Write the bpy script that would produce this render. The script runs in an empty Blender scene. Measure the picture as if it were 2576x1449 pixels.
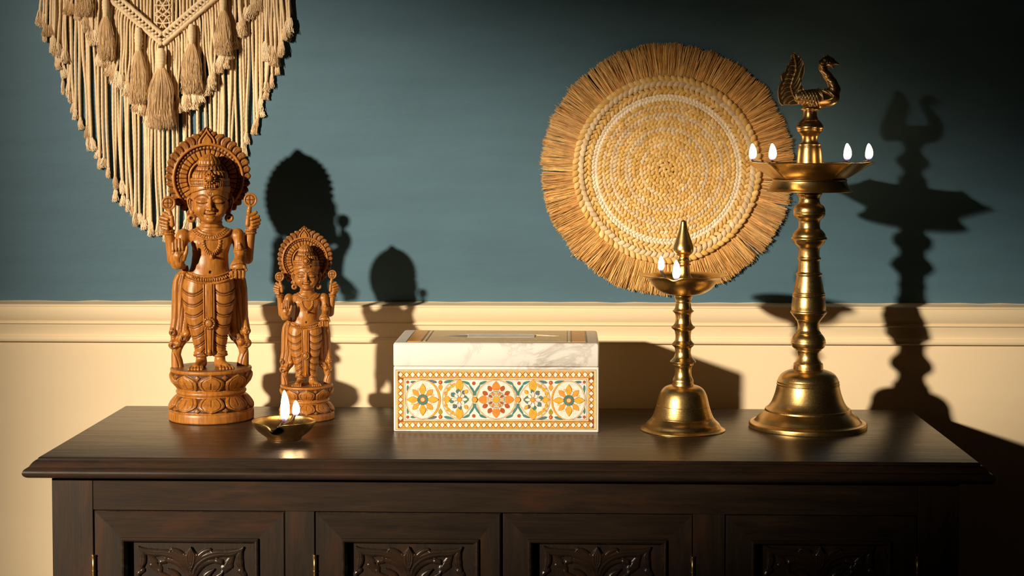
import bpy, bmesh, math, random
import numpy as np
from mathutils import Vector, Matrix
from mathutils.geometry import tessellate_polygon
random.seed(7)
RNG = np.random.default_rng(11)
SC = bpy.context.scene
COL = SC.collection

# ------------------------------------------------------------------ camera
TZ = 0.86                      # height of the sideboard top
EYE = TZ + 0.3725
FPX = 4100.0                   # focal length in pixels of the 2576 px wide frame
YAW, PITCH = math.radians(1.86), math.radians(2.3)
SHY = -190.0 / 2576.0
cam_d = bpy.data.cameras.new('camera')
cam = bpy.data.objects.new('camera', cam_d)
COL.objects.link(cam)
cam.location = (0.0, -1.929, EYE)
cam.rotation_euler = (math.pi / 2 - PITCH, 0.0, YAW)
cam_d.sensor_width = 36.0
cam_d.lens = FPX * 36.0 / 2576.0
cam_d.shift_y = SHY
cam_d.clip_start = 0.05
SC.camera = cam
CAM_R = np.array(Matrix.Rotation(YAW, 3, 'Z') @ Matrix.Rotation(math.pi / 2 - PITCH, 3, 'X'))
CAM_P = np.array(cam.location)


def ray(px, py):
    d = np.array([(px - 1288.0) / FPX, (724.5 - py) / FPX + SHY * 2576.0 / FPX, -1.0])
    return CAM_R @ d


def on_y(px, py, y):
    d = ray(px, py)
    return CAM_P + d * ((y - CAM_P[1]) / d[1])


def on_z(px, py, z):
    d = ray(px, py)
    return CAM_P + d * ((z - CAM_P[2]) / d[2])


def scale_at(p):
    """metres per pixel at point p"""
    v = CAM_R.T @ (np.array(p) - CAM_P)
    return -v[2] / FPX


# ------------------------------------------------------------------ world, light, exposure
SC.view_settings.view_transform = 'Standard'
SC.view_settings.look = 'None'
SC.view_settings.gamma = 1.0
SC.view_settings.use_curve_mapping = False
SC.view_settings.exposure = 0.0
w = bpy.data.worlds.new('room_ambient')
SC.world = w
w.use_nodes = True
w.node_tree.nodes['Background'].inputs[0].default_value = (1.0, 0.78, 0.55, 1)
w.node_tree.nodes['Background'].inputs[1].default_value = 0.0025

WALL_Y = 0.432
KEY_POS = Vector((-4.5, -4.98, 2.49))
KEY_AIM = Vector(on_y(1150, 800, WALL_Y))
key_d = bpy.data.lights.new('window_beam', 'SPOT')
key = bpy.data.objects.new('window_beam', key_d)
COL.objects.link(key)
key.location = KEY_POS
key.rotation_euler = (KEY_AIM - KEY_POS).to_track_quat('-Z', 'Y').to_euler()
key_d.energy = 3500.0
key_d.color = (1.0, 0.85, 0.64)
key_d.shadow_soft_size = 0.13
key_d.spot_size = math.radians(26)
key_d.spot_blend = 0.15


def beam_profile(ld):
    """soft shutters of the lamp: the beam falls off to the top, the sides and the lower right"""
    ld.use_nodes = True
    nt = ld.node_tree
    nt.nodes.clear()
    out = nt.nodes.new('ShaderNodeOutputLight')
    em = nt.nodes.new('ShaderNodeEmission')
    nt.links.new(em.outputs[0], out.inputs[0])
    tc = nt.nodes.new('ShaderNodeTexCoord')
    sp = nt.nodes.new('ShaderNodeSeparateXYZ')
    nt.links.new(tc.outputs['Normal'], sp.inputs[0])

    def m(op, a, b=None):
        n = nt.nodes.new('ShaderNodeMath')
        n.operation = op
        for i, v in enumerate((a, b)):
            if v is None:
                continue
            if isinstance(v, (int, float)):
                n.inputs[i].default_value = v
            else:
                nt.links.new(v, n.inputs[i])
        return n.outputs[0]
    az = m('ABSOLUTE', sp.outputs[2])
    u = m('DIVIDE', sp.outputs[0], az)
    v = m('DIVIDE', sp.outputs[1], az)

    def edge(a, b, c, width):
        """1 where a*u+b*v < c, soft over width"""
        s = m('ADD', m('MULTIPLY', u, a), m('MULTIPLY', v, b))
        t = m('DIVIDE', m('SUBTRACT', c, s), width)
        n = nt.nodes.new('ShaderNodeMapRange')
        n.interpolation_type = 'SMOOTHSTEP'
        nt.links.new(t, n.inputs[0])
        n.inputs[1].default_value = -0.5
        n.inputs[2].default_value = 0.5
        return n.outputs[0]
    r = None
    for e in BEAM_EDGES:
        k = edge(*e)
        r = k if r is None else m('MULTIPLY', r, k)
    r = m('MAXIMUM', r, 0.006)
    nt.links.new(r, em.inputs['Strength'])


BEAM_EDGES = [(0.28, 1.0, 0.0510, 0.042),     # top, slanting down to the right
              (-1.0, 0.0, 0.0695, 0.055),     # left
              (1.0, 0.0, 0.100, 0.090),      # right
              (0.70, -1.0, 0.072, 0.045),    # lower right
              (0.0, -1.0, 0.088, 0.030)]     # bottom
beam_profile(key_d)


# ------------------------------------------------------------------ helpers
def put(name, me, parent=None, loc=None):
    o = bpy.data.objects.new(name, me)
    COL.objects.link(o)
    if parent is not None:
        o.parent = parent
    if loc is not None:
        o.location = loc
    return o


def thing(name, label, cat, loc=(0, 0, 0), rotz=0.0, group=None):
    o = put(name, None, None, loc)
    o.empty_display_size = 0.02
    o.rotation_euler = (0, 0, rotz)
    o['label'] = label
    o['category'] = cat
    if group:
        o['group'] = group
    return o


def tree_copy(o, parent=None):
    c = o.copy()
    COL.objects.link(c)
    c.parent = parent
    for ch in o.children:
        tree_copy(ch, c)
    return c


def mesh_np(name, V, F, mat=None, smooth=True, attrs=None, orient=False):
    """V (n,3) array, F (m,3|4) int array or list of lists"""
    me = bpy.data.meshes.new(name)
    V = np.asarray(V, dtype=np.float32)
    if isinstance(F, np.ndarray):
        if orient and len(F):
            a, b, c = V[F[:, 0]], V[F[:, 1]], V[F[:, 2]]
            vol = np.einsum('ij,ij->i', a, np.cross(b, c)).sum()
            if F.shape[1] == 4:
                d = V[F[:, 3]]
                vol += np.einsum('ij,ij->i', a, np.cross(c, d)).sum()
            if vol < 0:
                F = F[:, ::-1]
        m, k = F.shape
        me.vertices.add(len(V))
        me.vertices.foreach_set('co', V.ravel())
        me.loops.add(m * k)
        me.loops.foreach_set('vertex_index', np.ascontiguousarray(F, dtype=np.int32).ravel())
        me.polygons.add(m)
        me.polygons.foreach_set('loop_start', np.arange(0, m * k, k, dtype=np.int32))
        me.polygons.foreach_set('loop_total', np.full(m, k, dtype=np.int32))
        me.update(calc_edges=True)
        me.validate()
    else:
        me.from_pydata([tuple(map(float, v)) for v in V], [], F)
        if orient:
            bm = bmesh.new()
            bm.from_mesh(me)
            bmesh.ops.recalc_face_normals(bm, faces=bm.faces)
            bm.to_mesh(me)
            bm.free()
    me.polygons.foreach_set('use_smooth', [smooth] * len(me.polygons))
    if attrs:
        for an, arr in attrs.items():
            arr = np.asarray(arr, dtype=np.float32)
            at = me.attributes.new(an, 'FLOAT_COLOR', 'POINT')
            c4 = np.ones((len(arr), 4), np.float32)
            c4[:, :3] = arr[:, None] if arr.ndim == 1 else arr
            at.data.foreach_set('color', c4.ravel())
    if mat:
        me.materials.append(mat)
    return me


class Acc:
    """collects vertex and quad arrays"""
    def __init__(self):
        self.v, self.f, self.c, self.n = [], [], [], 0

    def add(self, V, F, col=None):
        V = np.asarray(V, np.float32).reshape(-1, 3)
        self.v.append(V)
        self.f.append(np.asarray(F, np.int64) + self.n)
        if col is not None:
            self.c.append(np.tile(np.asarray(col, np.float32), (len(V), 1)) if np.ndim(col) == 1 else col)
        self.n += len(V)

    def mesh(self, name, mat, smooth=True, orient=False):
        return mesh_np(name, np.concatenate(self.v), np.concatenate(self.f), mat, smooth,
                       {'tint': np.concatenate(self.c)} if self.c else None, orient)


def grid_faces(n, m, wrap=False):
    """faces of an n x m grid; wrap joins the second axis"""
    i = np.arange(n - 1)[:, None]
    j = np.arange(m if wrap else m - 1)[None, :]
    j2 = (j + 1) % m
    a = i * m + j
    b = i * m + j2
    c = (i + 1) * m + j2
    d = (i + 1) * m + j
    return np.stack([a, b, c, d], -1).reshape(-1, 4)


def smooth_profile(pts, sub=5, close=False):
    """Catmull-Rom through pts; a repeated point is a sharp corner"""
    P = [np.array(p, float) for p in pts]
    out = [P[0]]
    n = len(P)
    for i in range(n - 1):
        p1, p2 = P[i], P[i + 1]
        if np.allclose(p1, p2):
            continue
        p0 = P[i - 1] if i > 0 else p1
        p3 = P[i + 2] if i + 2 < n else p2
        if np.allclose(p0, p1):
            p0 = p1 - (p2 - p1)
        if np.allclose(p3, p2):
            p3 = p2 + (p2 - p1)
        d = np.linalg.norm(p2 - p1)
        m1 = (p2 - p0) / (np.linalg.norm(p1 - p0) + d + 1e-9) * d
        m2 = (p3 - p1) / (np.linalg.norm(p3 - p2) + d + 1e-9) * d
        for k in range(1, sub + 1):
            t = k / sub
            out.append((2 * t**3 - 3 * t**2 + 1) * p1 + (t**3 - 2 * t**2 + t) * m1 + (-2 * t**3 + 3 * t**2) * p2 + (t**3 - t**2) * m2)
    return np.array(out)


def lathe(prof, seg=96, warp=None, sub=5, raw=False):
    """prof: list of (r, z), surface of revolution; caps are closed by r ~ 0 end points"""
    P = np.array(prof, float) if raw else smooth_profile(prof, sub)
    P[:, 0] = np.maximum(P[:, 0], 1e-5)
    th = np.linspace(0, 2 * math.pi, seg, endpoint=False)
    R, Z = P[:, 0][:, None], P[:, 1][:, None]
    T = th[None, :]
    if warp is not None:
        R, Z = warp(R, Z, T, P)
    X = R * np.cos(T)
    Y = R * np.sin(T)
    V = np.stack([X, Y, Z + 0 * X], -1).reshape(-1, 3)
    return V, grid_faces(len(P), seg, True)


def tube(pts, rad, sides=8, ply=0, pitch=1.0, ecc=None, phase=0.0):
    """pts (n,3), rad scalar or (n,)"""
    pts = np.asarray(pts, float)
    n = len(pts)
    rad = np.broadcast_to(np.asarray(rad, float), (n,))
    tg = np.gradient(pts, axis=0)
    tg /= np.linalg.norm(tg, axis=1)[:, None] + 1e-12
    up = np.array([0, 1.0, 0])
    if abs(tg[:, 1]).mean() > 0.8:
        up = np.array([1.0, 0, 0])
    a = np.cross(tg, up)
    a /= np.linalg.norm(a, axis=1)[:, None] + 1e-12
    b = np.cross(tg, a)
    th = np.linspace(0, 2 * math.pi, sides, endpoint=False)[None, :]
    R = rad[:, None] * np.ones_like(th)
    if ply:
        s = np.concatenate([[0], np.cumsum(np.linalg.norm(np.diff(pts, axis=0), axis=1))])[:, None]
        R = R * (0.90 + 0.14 * np.abs(np.cos(0.5 * ply * (th - s / pitch) + phase)))
    V = pts[:, None, :] + R[..., None] * (np.cos(th)[..., None] * a[:, None, :] + np.sin(th)[..., None] * b[:, None, :])
    F = grid_faces(n, sides, True)
    V = V.reshape(-1, 3)
    k = len(V)
    V = np.concatenate([V, pts[:1], pts[-1:]])
    j = np.arange(0, sides, 1)
    j2 = (j + 1) % sides
    c0 = np.stack([np.full(sides, k), j2, j, j], -1)[:, [0, 1, 2]]
    # caps as degenerate-free quads: pair the sides (sides must be even) else triangles are doubled
    if sides % 2 == 0:
        js = np.arange(0, sides, 2)
        q0 = np.stack([np.full(len(js), k), (js + 2) % sides, js + 1, js], -1)
        o = (n - 1) * sides
        q1 = np.stack([np.full(len(js), k + 1), o + js, o + js + 1, o + (js + 2) % sides], -1)
        F = np.concatenate([F, q0, q1])
    return V, F


def box_bm(x0, x1, y0, y1, z0, z1, bev=0.0, seg=2):
    bm = bmesh.new()
    vs = [bm.verts.new((x, y, z)) for x in (x0, x1) for y in (y0, y1) for z in (z0, z1)]
    for f in ((0, 1, 3, 2), (4, 6, 7, 5), (0, 4, 5, 1), (2, 3, 7, 6), (0, 2, 6, 4), (1, 5, 7, 3)):
        bm.faces.new([vs[i] for i in f])
    bmesh.ops.recalc_face_normals(bm, faces=bm.faces)
    if bev > 0:
        bmesh.ops.bevel(bm, geom=list(bm.edges), offset=bev, segments=seg, profile=0.6, affect='EDGES')
    return bm


def bm_obj(name, bm, mat, parent=None, smooth=False, loc=None):
    me = bpy.data.meshes.new(name)
    bm.to_mesh(me)
    bm.free()
    me.polygons.foreach_set('use_smooth', [smooth] * len(me.polygons))
    me.materials.append(mat)
    return put(name, me, parent, loc)


def box(name, x0, x1, y0, y1, z0, z1, mat, parent=None, bev=0.001, seg=2):
    o = bm_obj(name, box_bm(x0, x1, y0, y1, z0, z1, bev, seg), mat, parent, smooth=False)
    return o


# ------------------------------------------------------------------ materials
def new_mat(name):
    m = bpy.data.materials.new(name)
    m.use_nodes = True
    nt = m.node_tree
    return m, nt, nt.nodes['Principled BSDF']


class NT:
    def __init__(self, nt):
        self.nt = nt

    def n(self, t, **kw):
        nd = self.nt.nodes.new(t)
        for k, v in kw.items():
            setattr(nd, k, v)
        return nd

    def l(self, a, b):
        self.nt.links.new(a, b)

    def coord(self, scale=(1, 1, 1), kind='Object'):
        tc = self.n('ShaderNodeTexCoord')
        mp = self.n('ShaderNodeMapping')
        mp.inputs['Scale'].default_value = scale
        self.l(tc.outputs[kind], mp.inputs[0])
        return mp.outputs[0]

    def noise(self, vec, scale, detail=4, rough=0.55, dist=0.0):
        nd = self.n('ShaderNodeTexNoise')
        self.l(vec, nd.inputs['Vector'])
        nd.inputs['Scale'].default_value = scale
        nd.inputs['Detail'].default_value = detail
        nd.inputs['Roughness'].default_value = rough
        nd.inputs['Distortion'].default_value = dist
        return nd.outputs['Fac']

    def ramp(self, fac, stops):
        nd = self.n('ShaderNodeValToRGB')
        els = nd.color_ramp.elements
        while len(els) < len(stops):
            els.new(0.5)
        for e, (p, c) in zip(els, stops):
            e.position = p
            e.color = (*c, 1) if len(c) == 3 else c
        self.l(fac, nd.inputs[0])
        return nd.outputs[0]

    def mix(self, fac, a, b, mode='MIX'):
        nd = self.n('ShaderNodeMix', data_type='RGBA', blend_type=mode)
        for i, v in ((0, fac), (6, a), (7, b)):
            if isinstance(v, (int, float)):
                nd.inputs[i].default_value = v
            elif isinstance(v, tuple):
                nd.inputs[i].default_value = (*v, 1)
            else:
                self.l(v, nd.inputs[i])
        return nd.outputs[2]

    def bump(self, h, strength, dist, bsdf, prev=None):
        nd = self.n('ShaderNodeBump')
        nd.inputs['Strength'].default_value = strength
        nd.inputs['Distance'].default_value = dist
        self.l(h, nd.inputs['Height'])
        if prev is not None:
            self.l(prev, nd.inputs['Normal'])
        self.l(nd.outputs[0], bsdf.inputs['Normal'])
        return nd.outputs[0]


def srgb(r, g, b):
    def f(c):
        c /= 255.0
        return c / 12.92 if c <= 0.04045 else ((c + 0.055) / 1.055) ** 2.4
    return (f(r), f(g), f(b))


def plain(name, col, rough=0.6, metal=0.0, var=0.12, vs=60, spec=0.5, bump=0.0, bs=200):
    m, nt, b = new_mat(name)
    t = NT(nt)
    co = t.coord()
    f = t.noise(co, vs, 3)
    c = t.ramp(f, [(0.3, tuple(x * (1 - var) for x in col)), (0.7, tuple(min(1, x * (1 + var)) for x in col))])
    t.l(c, b.inputs['Base Color'])
    b.inputs['Roughness'].default_value = rough
    b.inputs['Metallic'].default_value = metal
    b.inputs['Specular IOR Level'].default_value = spec
    if bump:
        t.bump(t.noise(co, bs, 4), bump, 0.001, b)
    return m


def paint_wall(name, col, var, bump):
    m, nt, b = new_mat(name)
    t = NT(nt)
    co = t.coord((1, 1, 1))
    brush = t.noise(t.coord((1.0, 1.0, 7.0)), 5, 5, 0.6)
    cloud = t.noise(co, 2.2, 3)
    f = t.mix(0.5, brush, cloud)
    c = t.ramp(f, [(0.35, tuple(x * (1 - var) for x in col)), (0.65, tuple(x * (1 + var) for x in col))])
    t.l(c, b.inputs['Base Color'])
    b.inputs['Roughness'].default_value = 0.62
    b.inputs['Specular IOR Level'].default_value = 0.3
    h = t.noise(t.coord((1.0, 1.0, 2.5)), 60, 5, 0.6)
    h2 = t.noise(co, 9, 3)
    n1 = t.bump(h, bump, 0.0012, b)
    t.bump(h2, bump * 0.7, 0.006, b, n1)
    return m


M = {}
M['blue_wall'] = paint_wall('teal_blue_paint', (0.068, 0.140, 0.190), 0.10, 0.22)
M['cream_wall'] = paint_wall('cream_paint', (0.86, 0.68, 0.445), 0.02, 0.12)
M['cream_trim'] = paint_wall('cream_gloss_paint', (0.87, 0.695, 0.455), 0.02, 0.12)
M['floor'] = plain('floor_stone', (0.04, 0.025, 0.016), 0.6)


def dark_wood(name, axis, gl=1.0):
    m, nt, b = new_mat(name)
    t = NT(nt)
    sc = [12.0, 12.0, 12.0]
    sc[axis] = 1.0
    co = t.coord(tuple(sc))
    g = t.noise(co, 9, 8, 0.65, 0.4)
    ps = [5.0, 5.0, 5.0]
    ps[axis] = 1.3
    patch = t.noise(t.coord(tuple(ps)), 5.0, 6, 0.6, 0.5)
    c1 = t.ramp(g, [(0.3, (0.016, 0.0105, 0.0075)), (0.62, (0.042, 0.027, 0.018)), (0.8, (0.075, 0.046, 0.028))])
    red = t.ramp(patch, [(0.52, (0, 0, 0)), (0.75, (0.8, 0.8, 0.8))])
    c = t.mix(red, c1, (0.075, 0.030, 0.014))
    t.l(c, b.inputs['Base Color'])
    r = t.ramp(g, [(0.3, (0.42 * gl,) * 3), (0.75, (0.28 * gl,) * 3)])
    t.l(r, b.inputs['Roughness'])
    b.inputs['Specular IOR Level'].default_value = 0.5
    t.bump(g, 0.35, 0.0008, b)
    return m


M['wood_h'] = dark_wood('dark_stained_wood_lengthwise', 0, 0.82)
M['wood_v'] = dark_wood('dark_stained_wood_upright', 2)
M['carved'] = dark_wood('dark_carved_wood', 0, 0.72)


def brass(name, col, dark, rough, scr=1.0):
    m, nt, b = new_mat(name)
    t = NT(nt)
    co = t.coord()
    a = t.noise(co, 26, 5, 0.65)
    rings = t.noise(t.coord((2, 2, 260)), 6, 3)
    scr_n = t.noise(t.coord((90, 90, 18)), 14, 3, 0.7)
    c = t.ramp(a, [(0.30, dark), (0.62, col)])
    t.l(c, b.inputs['Base Color'])
    b.inputs['Metallic'].default_value = 1.0
    r = t.ramp(t.mix(0.5, a, scr_n), [(0.3, (rough * 1.5,) * 3), (0.7, (rough * 0.75,) * 3)])
    t.l(r, b.inputs['Roughness'])
    n1 = t.bump(rings, 0.10 * scr, 0.0006, b)
    t.bump(t.noise(co, 60, 2), 0.10 * scr, 0.0006, b, n1)
    return m


M['brass'] = brass('aged_brass', (0.68, 0.45, 0.18), (0.44, 0.28, 0.10), 0.285)
M['brass_dark'] = brass('dark_cast_brass', (0.66, 0.44, 0.19), (0.34, 0.21, 0.08), 0.30)
M['brass_small'] = brass('polished_brass', (0.72, 0.48, 0.19), (0.54, 0.36, 0.135), 0.28)


def carving_wood():
    m, nt, b = new_mat('carved_teak')
    t = NT(nt)
    g = t.noise(t.coord((30, 30, 3.0)), 10, 8, 0.6, 0.5)
    sp = t.noise(t.coord((60, 60, 10)), 22, 3, 0.6)
    c = t.ramp(g, [(0.28, (0.20, 0.064, 0.010)), (0.5, (0.38, 0.140, 0.020)), (0.75, (0.52, 0.212, 0.034))])
    pores = t.ramp(sp, [(0.66, (0, 0, 0)), (0.74, (1, 1, 1))])
    c = t.mix(t.mix(1.0, pores, (0.55, 0.55, 0.55), 'MULTIPLY'), c, (0.10, 0.028, 0.008))
    at = t.n('ShaderNodeAttribute', attribute_name='stain')
    c = t.mix(at.outputs['Color'], c, (0.055, 0.015, 0.009))
    t.l(c, b.inputs['Base Color'])
    b.inputs['Roughness'].default_value = 0.38
    b.inputs['Specular IOR Level'].default_value = 0.5
    b.inputs['Subsurface Weight'].default_value = 0.0
    t.bump(t.mix(0.6, g, sp), 0.22, 0.0007, b)
    return m


M['teak'] = carving_wood()


def marble():
    m, nt, b = new_mat('white_marble')
    t = NT(nt)
    co = t.coord((1.0, 1.0, 1.6))
    d = t.noise(t.coord((1.0, 1.0, 1.3)), 11, 7, 0.68, 0.7)
    d2 = t.noise(t.coord((1, 1, 1)), 14, 5, 0.65)
    mask = t.noise(co, 5.0, 2)
    vein = t.ramp(d, [(0.455, (0, 0, 0)), (0.50, (1, 1, 1)), (0.545, (0, 0, 0))])
    v = t.mix(1.0, vein, t.ramp(mask, [(0.45, (0, 0, 0)), (0.62, (1, 1, 1))]), 'MULTIPLY')
    c = t.mix(v, (0.87, 0.83, 0.78), (0.40, 0.36, 0.32))
    c = t.mix(t.ramp(d2, [(0.60, (0, 0, 0)), (0.8, (.5, .5, .5))]), c, (0.62, 0.57, 0.50))
    t.l(c, b.inputs['Base Color'])
    b.inputs['Roughness'].default_value = 0.28
    return m


M['marble'] = marble()
for k, c in dict(gold=(0.80, 0.36, 0.055), yellow=(0.78, 0.42, 0.05), lightgold=(0.86, 0.55, 0.22), white=(0.86, 0.79, 0.70),
                 outline=(0.30, 0.10, 0.022), darkline=(0.12, 0.045, 0.015), teal=(0.085, 0.23, 0.19), green=(0.14, 0.28, 0.17),
                 olive=(0.40, 0.32, 0.03), red=(0.48, 0.095, 0.03), orange=(0.78, 0.27, 0.05), slate=(0.12, 0.18, 0.20),
                 pale=(0.60, 0.60, 0.48), ochre=(0.80, 0.56, 0.25), palegold=(0.86, 0.62, 0.32)).items():
    M['in_' + k] = plain('inlay_' + k, c, 0.32, 0, 0.16, 260)


def fibre(name, col, col2=None, attr=False, rough=0.85, bump=0.5):
    m, nt, b = new_mat(name)
    t = NT(nt)
    co = t.coord()
    f = t.noise(co, 90, 3)
    c = t.ramp(f, [(0.3, col), (0.7, col2 or col)])
    if attr:
        at = t.n('ShaderNodeAttribute', attribute_name='tint')
        c = t.mix(1.0, c, at.outputs['Color'], 'MULTIPLY')
    t.l(c, b.inputs['Base Color'])
    b.inputs['Roughness'].default_value = rough
    b.inputs['Specular IOR Level'].default_value = 0.15
    b.inputs['Sheen Weight'].default_value = 0.15
    t.bump(t.noise(co, 900, 2), bump, 0.0006, b)
    return m


M['cotton'] = fibre('cream_cotton_cord', (0.76, 0.56, 0.345), (0.88, 0.67, 0.42))
M['cotton_fray'] = fibre('cream_cotton_fray', (0.78, 0.58, 0.36), (0.90, 0.70, 0.46))
M['straw'] = fibre('braided_straw', (0.85, 0.80, 0.75), (1.0, 1.0, 1.0), True, 0.6)
M['jute'] = fibre('jute_fringe', (0.85, 0.85, 0.85), (1.0, 1.0, 1.0), True, 0.8)
M['wick'] = plain('charred_wick', (0.012, 0.008, 0.007), 0.6, 0, 0.4, 300, bump=0.6, bs=900)
M['oil_wick'] = plain('oil_soaked_wick', (0.022, 0.009, 0.006), 0.25, 0, 0.4, 300, bump=0.6, bs=900)
M['tissue'] = plain('white_tissue', (0.85, 0.82, 0.76), 0.8)
M['dowel'] = plain('pale_wood_dowel', (0.45, 0.30, 0.16), 0.6)


def flame_mat():
    m, nt, b = new_mat('oil_lamp_flame')
    t = NT(nt)
    for n in list(nt.nodes):
        if n.type != 'OUTPUT_MATERIAL':
            nt.nodes.remove(n)
    out = [n for n in nt.nodes if n.type == 'OUTPUT_MATERIAL'][0]
    at = t.n('ShaderNodeAttribute', attribute_name='glow_level')
    em = t.n('ShaderNodeEmission')
    c = t.ramp(at.outputs['Color'], [(0.0, (0.16, 0.14, 0.85)), (0.12, (0.60, 0.36, 0.50)), (0.22, (1.0, 0.60, 0.28)), (0.35, (1.0, 0.66, 0.32)), (1.0, (1.0, 0.60, 0.26))])
    s = t.n('ShaderNodeMapRange')
    t.l(at.outputs['Color'], s.inputs[0])
    s.interpolation_type = 'SMOOTHSTEP'
    s.inputs[1].default_value = 0.05
    s.inputs[2].default_value = 0.50
    s.inputs[3].default_value = 0.35
    s.inputs[4].default_value = FLAME_STRENGTH
    t.l(c, em.inputs[0])
    t.l(s.outputs[0], em.inputs[1])
    tr_ = t.n('ShaderNodeBsdfTransparent')          # a flame throws no shadow
    ad = t.n('ShaderNodeAddShader')
    t.l(em.outputs[0], ad.inputs[0])
    t.l(tr_.outputs[0], ad.inputs[1])
    t.l(ad.outputs[0], out.inputs[0])
    return m


FLAME_STRENGTH = 17.0
M['flame'] = flame_mat()
# ------------------------------------------------------------------ room shell
def strip_mesh(name, prof, x0, x1, mat, nx=2, wob=None):
    """extrude a (y, z) profile along x"""
    P = np.array(prof, float)
    xs = np.linspace(x0, x1, nx)
    V = np.zeros((nx, len(P), 3))
    V[:, :, 0] = xs[:, None]
    V[:, :, 1] = P[None, :, 0]
    V[:, :, 2] = P[None, :, 1]
    if wob is not None:
        wob(V)
    return mesh_np(name, V.reshape(-1, 3), grid_faces(nx, len(P)), mat, smooth=False)


RAIL_T = (on_y(0, 764, WALL_Y - 0.015)[2] + on_y(2576, 772, WALL_Y - 0.015)[2]) / 2
RAIL_B = (on_y(0, 860, WALL_Y)[2] + on_y(2576, 869, WALL_Y)[2]) / 2
fl = box('floor', -3.2, 3.2, -4.4, WALL_Y + 0.1, -0.05, 0.0, M['floor'], bev=0)
fl['kind'] = 'structure'
wl = bpy.data.meshes.new('wall_back')
wb = bmesh.new()
for (z0, z1, mi) in ((0.0, RAIL_T - 0.02, 1), (RAIL_T - 0.02, 2.7, 0)):
    b2 = box_bm(-3.2, 3.2, WALL_Y, WALL_Y + 0.1, z0, z1)
    tmp = bpy.data.meshes.new('t')
    b2.to_mesh(tmp)
    b2.free()
    n0 = len(wb.faces)
    wb.from_mesh(tmp)
    wb.faces.ensure_lookup_table()
    for f in wb.faces[n0:]:
        f.material_index = mi
wb.to_mesh(wl)
wb.free()
wl.materials.append(M['blue_wall'])
wl.materials.append(M['cream_wall'])
wo = put('wall_back', wl)
wo['kind'] = 'structure'

H = RAIL_T - RAIL_B
Y = WALL_Y


def arc(cx, cz, r, a0, a1, n=8, ry=None):
    ry = ry or r
    return [(cx + r * math.cos(math.radians(a0 + (a1 - a0) * i / n)), cz + ry * math.sin(math.radians(a0 + (a1 - a0) * i / n))) for i in range(n + 1)]


prof = [(Y, RAIL_T + 0.0012), (Y - 0.019, RAIL_T + 0.0), (Y - 0.0205, RAIL_T - 0.0012), (Y - 0.0205, RAIL_T - 0.0028), (Y - 0.0195, RAIL_T - 0.0035)]
# upper ovolo curving back to the fillet
for i in range(1, 10):
    t = i / 9
    prof.append((Y - 0.0195 + 0.0075 * t ** 2.2, RAIL_T - 0.0035 - 0.385 * H * t))
zf = RAIL_T - 0.0035 - 0.385 * H
prof += [(Y - 0.0135, zf - 0.0003)] + arc(Y - 0.0115, zf - 0.0022, 0.0022, 150, 250, 5, 0.0020) + [(Y - 0.0105, zf - 0.0048)]
for i in range(1, 8):
    t = i / 7
    prof.append((Y - 0.0105 + 0.004 * math.sin(t * math.pi / 2), zf - 0.0048 - 0.30 * H * t))
zb = zf - 0.0048 - 0.30 * H
prof += [(Y - 0.0085, zb - 0.0003)] + arc(Y - 0.0062, zb - 0.0045, 0.0035, 150, 270, 7, 0.0045) + [(Y, RAIL_B)]
tr = put('trim_1', strip_mesh('trim_1', prof, -3.2, 3.2, M['cream_trim']))
tr['kind'] = 'structure'
# the hand painted caulk line above the rail, uneven
rs = np.random.default_rng(3)
wav = np.interp(np.linspace(0, 1, 500), np.linspace(0, 1, 90), rs.uniform(-0.0006, 0.0010, 90))


def caulk_wob(V):
    V[:, -1, 2] += wav
    V[:, 1, 2] += wav * 0.7


ck = put('trim_2', strip_mesh('trim_2', [(Y - 0.0165, RAIL_T + 0.0002), (Y - 0.003, RAIL_T + 0.0021), (Y + 0.0005, RAIL_T + 0.0034)], -1.3, 1.3, M['cream_trim'], 500, caulk_wob))
ck['kind'] = 'structure'
# ------------------------------------------------------------------ sideboard
AL = on_z(101, 1149, TZ)
AR = on_z(2446, 1152, TZ)
BK = 0.386
XL, XR = AL[0], AR[0]
SBX = (XL + XR) / 2
side = thing('sideboard', 'dark stained wooden sideboard with four carved doors under the lamps and statues', 'sideboard', (SBX, 0, 0))


def rect_rings(rings, name, mat, parent):
    """rings: (out, z); a rectangle growing by out to the front and sides"""
    V = []
    for o, z in rings:
        V += [(XL - o - SBX, -o, z), (XR + o - SBX, -o, z), (XR + o - SBX, BK, z), (XL - o - SBX, BK, z)]
    n = len(rings)
    F = []
    for i in range(n - 1):
        for j in range(4):
            F.append([4 * i + j, 4 * i + (j + 1) % 4, 4 * i + 4 + (j + 1) % 4, 4 * i + 4 + j])
    F.append([0, 3, 2, 1])
    F.append([4 * n - 4, 4 * n - 3, 4 * n - 2, 4 * n - 1])
    me = mesh_np(name, V, F, mat, True, orient=True)
    for p in me.polygons:
        if abs(p.normal.z) > 0.97 and p.area > 0.1:
            p.use_smooth = False
    me.set_sharp_from_angle(angle=math.radians(38))
    return put(name, me, parent)


P = [(0.000, 0.0), (0.0012, -0.0004), (0.0022, -0.0016), (0.0022, -0.0030)]
for i in range(1, 8):
    t = i / 7
    P.append((0.0022 + 0.0088 * t ** 0.9, -0.0030 - 0.0078 * (1 - math.cos(t * math.pi / 2))))
for i in range(0, 13):
    a = math.radians(72 - 150 * i / 12)
    P.append((0.0078 + 0.0092 * math.cos(a) + 0.0, -0.0172 + 0.0068 * math.sin(a)))
P.append((0.0, -0.0242))
rect_rings([(o, TZ + z) for o, z in P], 'top_board', M['wood_h'], side)

FY = 0.0106                                    # front face of the body
BT = TZ - 0.0242


def fx(px, py=1290, y=FY):
    return on_y(px, py, y)[0] - SBX


def fz(py, px=1288, y=FY):
    return on_y(px, py, y)[2]


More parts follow.
